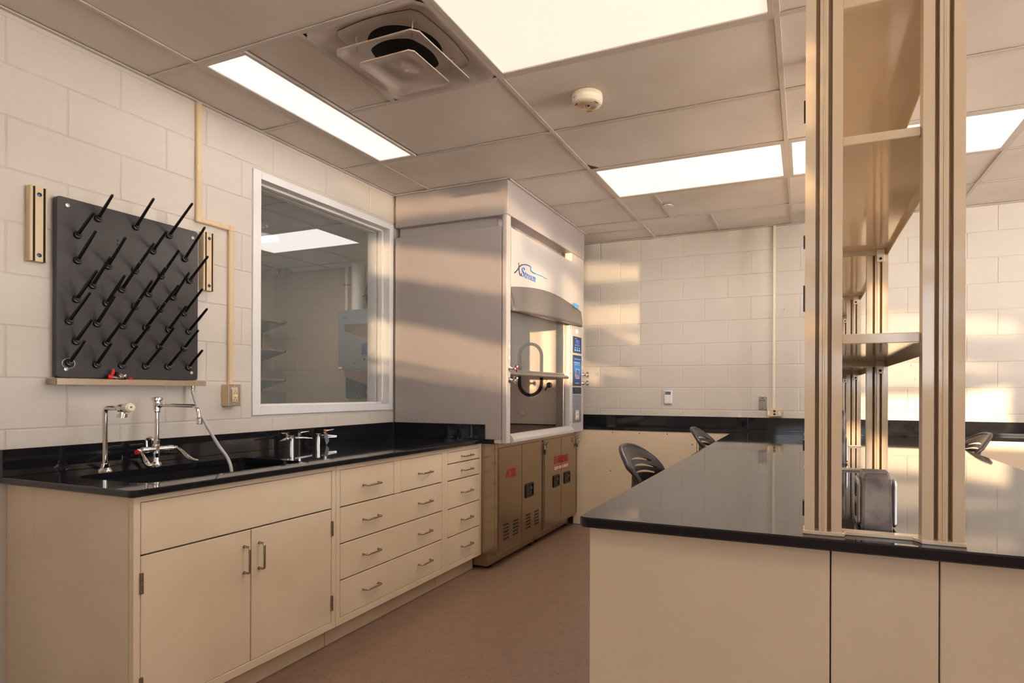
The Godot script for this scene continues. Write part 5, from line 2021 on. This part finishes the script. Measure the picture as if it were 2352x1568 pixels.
# ------------------------------------------------------------------ along the back wall
func build_back_wall_things() -> void:
	var t := thing("back_counter", "shallow black counter ledge with a black splashback along the back wall", "countertop", Vector3(3.5, 0.897, -5.26))
	var mb := mk(t)
	mb.box(Vector3(0.83, 0.899, -5.4095), Vector3(7.6, 0.9245, -5.105), 0.003)
	part("slab", mb, M.black_epoxy, t)
	mb = mk(t)
	mb.box(Vector3(0.835, 0.9245, -5.4095), Vector3(2.3985, 1.027, -5.389), 0.0015)
	part("splashback", mb, M.black_epoxy, t)
	mb = mk(t)
	mb.box(Vector3(2.4015, 0.9245, -5.4095), Vector3(3.745, 1.027, -5.389), 0.0015)
	part("splashback", mb, M.black_epoxy, t)
	mb = mk(t)
	mb.box(Vector3(3.748, 0.9245, -5.4095), Vector3(7.6, 1.027, -5.389), 0.0015)
	part("splashback", mb, M.black_epoxy, t)
	# cream panels that close the space below
	for s in [[0.84, 2.0, "cream steel panel under the back counter, beside the stainless cabinets"], [2.004, 3.3, "cream steel panel under the back counter, behind the two stools"], [3.304, 4.6, "cream steel panel under the back counter on the right, lit by the sun"], [4.604, 7.6, "cream steel panel under the back counter, out of the picture on the right"]]:
		var p := thing("apron_panel", s[2], "panel", Vector3((s[0] + s[1]) / 2, 0, -5.115))
		mb = mk(p)
		mb.box(Vector3(s[0], 0.004, -5.13), Vector3(s[1] - 0.002, 0.8985, -5.112), 0.0015)
		part("sheet", mb, M.cream_steel, p)
		for q in [[1.23, 0.877], [1.484, 0.876], [1.738, 0.877], [1.961, 0.792], [2.03, 0.80], [1.209, 0.522], [1.412, 0.529]]:
			if q[0] > s[0] and q[0] < s[1]:
				mb = mk(p)
				mb.lathe(Vector3(q[0], q[1], -5.1122), Vector3(0, 0, 1), [[0.006, 0.0], [0.004, 0.0016]], 8)
				part("screw", mb, M.dark_grey, p)
	# raceway and its data outlet
	t = thing("wall_raceway", "thin cream raceway running down the back wall from ceiling to a tan data outlet", "raceway", Vector3(2.62, 1.1, ZB))
	mb = mk(t)
	mb.box(Vector3(2.6085, 1.108, ZB + 0.0005), Vector3(2.632, 2.714, ZB + 0.016), 0.003)
	part("channel", mb, M.ivory_plastic, t)
	t = thing("data_outlet", "tan surface-mounted data outlet with two jacks, resting on the back splashback", "data outlet", Vector3(2.625, 1.035, ZB))
	mb = mk(t)
	mb.box(Vector3(2.562, 1.0375, ZB + 0.0005), Vector3(2.688, 1.107, ZB + 0.04), 0.006)
	part("box", mb, M.beige_plastic, t)
	mb = mk(t)
	for y in [1.087, 1.060]:
		mb.box(Vector3(2.618, y - 0.008, ZB + 0.039), Vector3(2.632, y + 0.008, ZB + 0.0408))
		mb.box(Vector3(2.632, y - 0.003, ZB + 0.039), Vector3(2.638, y + 0.003, ZB + 0.0408))
	part("jack", mb, M.black, t)
	for x in [2.578, 2.668]:
		mb = mk(t)
		mb.box(Vector3(x - 0.006, 1.055, ZB + 0.0395), Vector3(x + 0.006, 1.09, ZB + 0.0412))
		part("label_window", mb, M.white_plastic, t)
	t = thing("blank_plate", "small steel wall plate above the tan data outlet, engraved with letters", "wall plate", Vector3(2.527, 1.155, ZB))
	mb = mk(t)
	mb.box(Vector3(2.492, 1.098, ZB + 0.0005), Vector3(2.562, 1.212, ZB + 0.007), 0.002)
	part("plate", mb, M.nickel, t)
	lettering("lettering", "31 CB", t, Vector3(2.522, 1.18, ZB + 0.0072), 0.012, 0.045, Basis(), M.dark_grey)
	for y in [1.112, 1.198]:
		mb = mk(t)
		mb.lathe(Vector3(2.527, y, ZB + 0.0068), Vector3(0, 0, 1), [[0.005, 0.0], [0.004, 0.0015]], 8)
		part("screw", mb, M.dark_grey, t)
	t = thing("thermostat", "white wall thermostat with a grey display on the back wall", "thermostat", Vector3(1.684, 1.20, ZB))
	mb = mk(t)
	mb.prism(Vector3(1.684, 1.202, ZB + 0.0005), Vector3(1, 0, 0), Vector3(0, 1, 0), Vector3(0, 0, 1), rounded(-0.0355, -0.061, 0.0355, 0.061, 0.006, 2), 0.024, 0.004)
	part("case", mb, M.white_plastic, t)
	mb = mk(t)
	mb.box(Vector3(1.657, 1.226, ZB + 0.024), Vector3(1.711, 1.256, ZB + 0.0253))
	part("display", mb, M.grey_plastic, t)
	lettering("lettering", "73", t, Vector3(1.688, 1.242, ZB + 0.0255), 0.011, 0.013, Basis(), M.dark_grey)
	for s in [[1.664, 1.205], [1.664, 1.184], [1.703, 1.205], [1.703, 1.184]]:
		mb = mk(t)
		mb.lathe(Vector3(s[0], s[1], ZB + 0.0243), Vector3(0, 0, 1), [[0.005, 0.0], [0.0042, 0.0015], [0.00001, 0.0017]], 10)
		part("button", mb, M.vinyl, t)
	mb = mk(t)
	mb.box(Vector3(1.664, 1.151, ZB + 0.0243), Vector3(1.704, 1.153, ZB + 0.0249))
	part("mark", mb, M.grey_plastic, t)


# ------------------------------------------------------------------ the island
func build_island() -> void:
	var t := thing("island_countertop", "large glossy black island counter top in the right foreground", "countertop", Vector3(3.03, 0.889, -3.2))
	var mb := mk(t)
	var o := PackedVector2Array()
	for i in 6:
		var a := PI + PI / 2 * i / 5.0
		o.append(Vector2(2.329 + 0.025 * cos(a), 1.4805 + 0.025 * sin(a)))
	for i in 6:
		var a := 1.5 * PI + PI / 2 * i / 5.0
		o.append(Vector2(3.734 + 0.025 * cos(a), 1.4805 + 0.025 * sin(a)))
	o.append(Vector2(3.759, 5.104))
	o.append(Vector2(2.304, 5.104))
	mb.prism(Vector3(0, 0.887, 0), Vector3(1, 0, 0), Vector3(0, 0, -1), Vector3(0, 1, 0), o, 0.027, 0.0035)
	part("slab", mb, M.black_epoxy, t)
	var c := thing("island_cabinet", "cream steel base of the island with three flush end panels", "cabinet", Vector3(3.03, 0, -2.0))
	mb = mk(c)
	mb.box(Vector3(2.90, 0.0, -5.10), Vector3(3.16, 0.886, -1.56))
	part("service_chase", mb, M.cream_steel, c)
	mb = mk(c)
	mb.box(Vector3(2.329, 0.10, -1.95), Vector3(2.90, 0.886, -1.512), 0.001)
	part("body", mb, M.cream_steel, c)
	mb = mk(c)
	mb.box(Vector3(3.16, 0.10, -1.95), Vector3(3.74, 0.886, -1.512), 0.001)
	part("body", mb, M.cream_steel, c)
	for s in [[2.327, 2.9255], [2.9285, 3.1445], [3.1475, 3.742]]:
		mb = mk(c)
		mb.box(Vector3(s[0], 0.004, -1.511), Vector3(s[1], 0.8865, -1.49), 0.0015)
		part("end_panel", mb, M.cream_steel, c)
	mb = mk(c)
	mb.box(Vector3(2.90, 0.002, -1.515), Vector3(3.16, 0.885, -1.5115))
	part("painted_gap_shade", mb, M.shadow_gap, c)  # dark backing painted in for the shade between the end panels


# ------------------------------------------------------------------ the tall shelving on the island
const FRAMES := [-1.495, -2.757, -4.02, -5.05]


func upright_outline(w: float) -> PackedVector2Array:
	# seen from above: two flanges, two grooves and a ribbed centre strip
	var q := PackedVector2Array()
	var d := 0.022
	for p in [
		[0.0, 0.0], [0.0225, 0.0], [0.0225, d], [0.0315, d], [0.0315, 0.0], [0.0385, 0.0], [0.0395, -0.003], [0.0425, -0.003], [0.0435, 0.0], [0.0495, 0.0],
		[0.0495, d], [0.0585, d], [0.0585, 0.0], [0.081, 0.0], [0.081, 0.04], [0.0, 0.04],
	]:
		q.append(Vector2(p[0] * w / 0.081, p[1]))
	return q


func build_rack() -> void:
	var t := thing("shelving_rack", "tall cream steel reagent rack with grooved posts and glossy shelves standing on the island", "shelving", Vector3(3.03, CT, -3.3))
	for k in FRAMES.size():
		var z: float = FRAMES[k]
		for s in [[2.8695, 2.9505], [3.1125, 3.1935]]:
			var mb := mk(t)
			mb.prism(Vector3(s[0], CT + 0.008, z), Vector3(1, 0, 0), Vector3(0, 0, -1), Vector3(0, 1, 0), upright_outline(0.081), H - CT - 0.010)
			part("upright", mb, M.rack_cream, t)
			mb = mk(t)
			for g in [[0.0228, 0.0312], [0.0498, 0.0582]]:
				mb.box(Vector3(s[0] + g[0], CT + 0.01, z - 0.0222), Vector3(s[0] + g[1], H - 0.004, z - 0.0212))
			part("slot", mb, M.rack_groove, t)  # tan darkened to stand in for shade at the groove floor
		# foot plate, notched between the posts
		var mb := mk(t)
		var q := PackedVector2Array([
			Vector2(2.866, -z - 0.004), Vector2(2.953, -z - 0.004), Vector2(2.957, -z - 0.001), Vector2(2.957, -z + 0.012), Vector2(2.962, -z + 0.02),
			Vector2(3.098, -z + 0.02), Vector2(3.106, -z + 0.012), Vector2(3.112, -z - 0.004), Vector2(3.197, -z - 0.004), Vector2(3.197, -z + 0.05), Vector2(2.866, -z + 0.05)])
		mb.prism(Vector3(0, CT, 0), Vector3(1, 0, 0), Vector3(0, 0, -1), Vector3(0, 1, 0), q, 0.009, 0.0015)
		part("foot_plate", mb, M.rack_cream, t)
	for k in FRAMES.size() - 1:
		var za: float = FRAMES[k] - 0.041
		var zb: float = FRAMES[k + 1] + 0.001
		for lv in [[1.365, 1.388], [1.834, 1.855], [2.160, 2.183]]:
			var y0: float = lv[0]
			var y1: float = lv[1]
			var mb := mk(t)
			mb.box(Vector3(2.872, y1 - 0.003, zb), Vector3(3.191, y1, za))
			# lips that hang from the tray's edges
			mb.box(Vector3(2.951, y0, za - 0.0015), Vector3(3.112, y1, za + 0.018), 0.0015)
			mb.box(Vector3(2.872, y0 - 0.006, zb), Vector3(2.8745, y1, za))
			mb.box(Vector3(3.1885, y0 - 0.006, zb), Vector3(3.191, y1, za))
			mb.box(Vector3(2.872, y0 - 0.006, zb), Vector3(3.191, y1, zb + 0.002))
			mb.box(Vector3(2.872, y0 - 0.006, zb), Vector3(3.191, y0 - 0.004, zb + 0.014))
			part("shelf", mb, M.rack_cream, t)
			for x in [2.9, 3.163]:
				mb = mk(t)
				mb.box(Vector3(x - 0.0145, y0 - 0.034, zb + 0.001), Vector3(x + 0.0145, y1 - 0.004, zb + 0.0145), 0.001)
				var cl := part("shelf_clip", mb, M.ivory_plastic, t)
				mb = mk(cl)
				mb.lathe(Vector3(x, y0 - 0.022, zb + 0.0143), Vector3(0, 0, 1), [[0.0055, 0.0], [0.0055, 0.001], [0.00001, 0.001]], 12)
				part("screw_hole", mb, M.black, cl)
	# black hooks on the outer side of the near left post
	for y in [[1.907, 1.951], [1.447, 1.507], [1.600, 1.627], [1.11, 1.136], [0.954, 0.99]]:
		var mb := mk(t)
		mb.box(Vector3(2.8655, y[0], -1.531), Vector3(2.8697, y[1], -1.503), 0.001)
		part("side_hook", mb, M.black_plastic, t)
	pedestal(Vector3(3.036, CT, -1.66), "grey cast-metal pedestal outlet box on the island, between the two nearest posts")
	pedestal(Vector3(3.017, CT, -3.10), "grey cast-metal pedestal outlet box further back, beside the second pair of posts", 0.25)


func pedestal(b: Vector3, label: String, h := 0.137) -> void:
	var t := thing("pedestal_outlet", label, "outlet box", b, "pedestal outlet boxes on the island")
	# a tombstone: narrow ends, sloping shoulders, tapered upwards
	var mb := mk(t)
	var lo := rounded(-0.035, -0.055, 0.035, 0.048, 0.008, 2)
	var last := []
	for lv in [[0.0, 1.0], [0.012, 1.0], [h - 0.014, 0.95], [h - 0.004, 0.86], [h, 0.80]]:
		var rg := []
		for p in lo:
			rg.append(b + Vector3(p.x * (lv[1] if lv[0] < h - 0.02 else lv[1]), lv[0], p.y * lv[1]))
		if last.size():
			mb.skin(last, rg, b, b)
		last = rg
	mb.face(last, Vector3.UP)
	part("housing", mb, M.cast_alloy, t)
	for s in [-1.0, 1.0]:
		mb = mk(t)
		var o := PackedVector2Array([Vector2(-0.046, 0.012), Vector2(-0.038, 0.004), Vector2(0.034, 0.004), Vector2(0.042, 0.012), Vector2(0.042, 0.108), Vector2(0.034, 0.12), Vector2(-0.038, 0.12), Vector2(-0.046, 0.108)])
		mb.prism(b + Vector3(s * 0.034, 0, 0), Vector3(0, 0, 1), Vector3(0, 1, 0), Vector3(s, 0, 0), o, 0.010, 0.004)
		var pl := part("side_plate", mb, M.alloy, t)
		for y in [0.09, 0.04]:
			mb = mk(pl)
			mb.box(b + Vector3(s * 0.0435, y - 0.017, -0.017), b + Vector3(s * 0.0465, y + 0.017, 0.017), 0.001)
			part("socket", mb, M.black_plastic, pl)


# ------------------------------------------------------------------ stools
func build_stools() -> void:
	stool(Vector3(2.14, 0.0, -2.60), 1.0, "nearer black plastic stool with a slotted backrest at the island's left side")
	stool(Vector3(2.20, 0.0, -4.03), 1.0, "further black slotted stool at the island's left side, near the back counter")
	stool(Vector3(3.865, 0.0, -4.25), -1.0, "black plastic stool pushed against the island's right side, seen past the shelving post")


func stool(b: Vector3, s: float, label: String) -> void:
	# the back stands at b and curls towards +x (s = 1) or -x
	var t := thing("stool", label, "stool", b, "black stools round the island")
	var top := 1.0
	var low := 0.74
	var half := 0.215
	# u runs from one end of the shell to the other, v from its foot to its rim
	var at := func(u: float, v: float) -> Vector3:
		var crown := 1.0 - 0.28 * pow(absf(u), 2.6)      # the rim falls towards both ends
		var y := low + (top - low) * v * crown
		var flare := 0.07 * pow(maxf(0.0, v - 0.45) / 0.55, 2.0) - 0.02 * v
		var x := 0.085 * u * u - flare
		return b + Vector3(s * x, y, -half * u)
	var nu := 40
	var vs := [0.0, 0.2, 0.4, 0.52, 0.56, 0.635, 0.675, 0.75, 0.79, 0.87, 0.94, 1.0]
	var mb := mk(t)
	var th := 0.009
	var slot := func(i: int, j: int) -> bool:
		var u := (i + 0.5) / nu * 2.0 - 1.0
		if j == 3 or j == 5:
			return absf(u) < 0.8
		if j == 7:
			return absf(u) < 0.72
		return false
	for side in 2:
		mb.smooth()
		var off := Vector3(s * th * (1 if side == 0 else -1), 0, 0)
		for i in nu:
			for j in vs.size() - 1:
				if slot.call(i, j):
					continue
				var u0 := i / float(nu) * 2 - 1
				var u1 := (i + 1) / float(nu) * 2 - 1
				mb.face([at.call(u0, vs[j]) + off, at.call(u1, vs[j]) + off, at.call(u1, vs[j + 1]) + off, at.call(u0, vs[j + 1]) + off], off)
	mb.flat()
	# walls of the slots
	for i in nu:
		for j in vs.size() - 1:
			if not slot.call(i, j):
				continue
			var u0 := i / float(nu) * 2 - 1
			var u1 := (i + 1) / float(nu) * 2 - 1
			var o := Vector3(s * th, 0, 0)
			mb.face([at.call(u0, vs[j]) + o, at.call(u1, vs[j]) + o, at.call(u1, vs[j]) - o, at.call(u0, vs[j]) - o], Vector3.UP)
			mb.face([at.call(u0, vs[j + 1]) + o, at.call(u1, vs[j + 1]) + o, at.call(u1, vs[j + 1]) - o, at.call(u0, vs[j + 1]) - o], Vector3.DOWN)
			for q in [[i - 1, u0, 1.0], [i + 1, u1, -1.0]]:
				if not slot.call(q[0], j):
					mb.face([at.call(q[1], vs[j]) + o, at.call(q[1], vs[j + 1]) + o, at.call(q[1], vs[j + 1]) - o, at.call(q[1], vs[j]) - o], Vector3(0, 0, -q[2]))
	# rounded rim along the ends and the top
	var rim := []
	for j in vs.size():
		rim.append(at.call(-1.0, vs[j]))
	for i in range(1, nu):
		rim.append(at.call(i / float(nu) * 2 - 1, 1.0))
	for j in vs.size():
		rim.append(at.call(1.0, vs[vs.size() - 1 - j]))
	mb.tube(rim, th * 1.25, 10)
	part("backrest", mb, M.stool_plastic, t)
	mb = mk(t)
	var c := b + Vector3(s * 0.22, 0, 0)
	mb.prism(c + Vector3(0, 0.69, 0), Vector3(1, 0, 0), Vector3(0, 0, -1), Vector3(0, 1, 0), rounded(-0.2, -0.2, 0.2, 0.2, 0.07, 5), 0.022, 0.006)
	for z in [-0.14, 0.14]:
		mb.box(c + Vector3(-s * 0.235, 0.70, z - 0.025), c + Vector3(-s * 0.17, 0.78, z + 0.025), 0.006)
	part("seat", mb, M.stool_plastic, t)
	for k in 4:
		var d := Vector3([-1, 1, 1, -1][k], 0, [-1, -1, 1, 1][k])
		mb = mk(t)
		mb.tube([c + d * 0.15 + Vector3(0, 0.69, 0), c + d * 0.2 + Vector3(0, 0.0, 0)], 0.011, 10)
		part("leg", mb, M.chrome, t)
	mb = mk(t)
	var q := []
	for k in 25:
		q.append(c + Vector3(cos(TAU * k / 24) * 0.185, 0.28, sin(TAU * k / 24) * 0.185))
	mb.tube(q, 0.008, 8)
	part("foot_ring", mb, M.chrome, t)
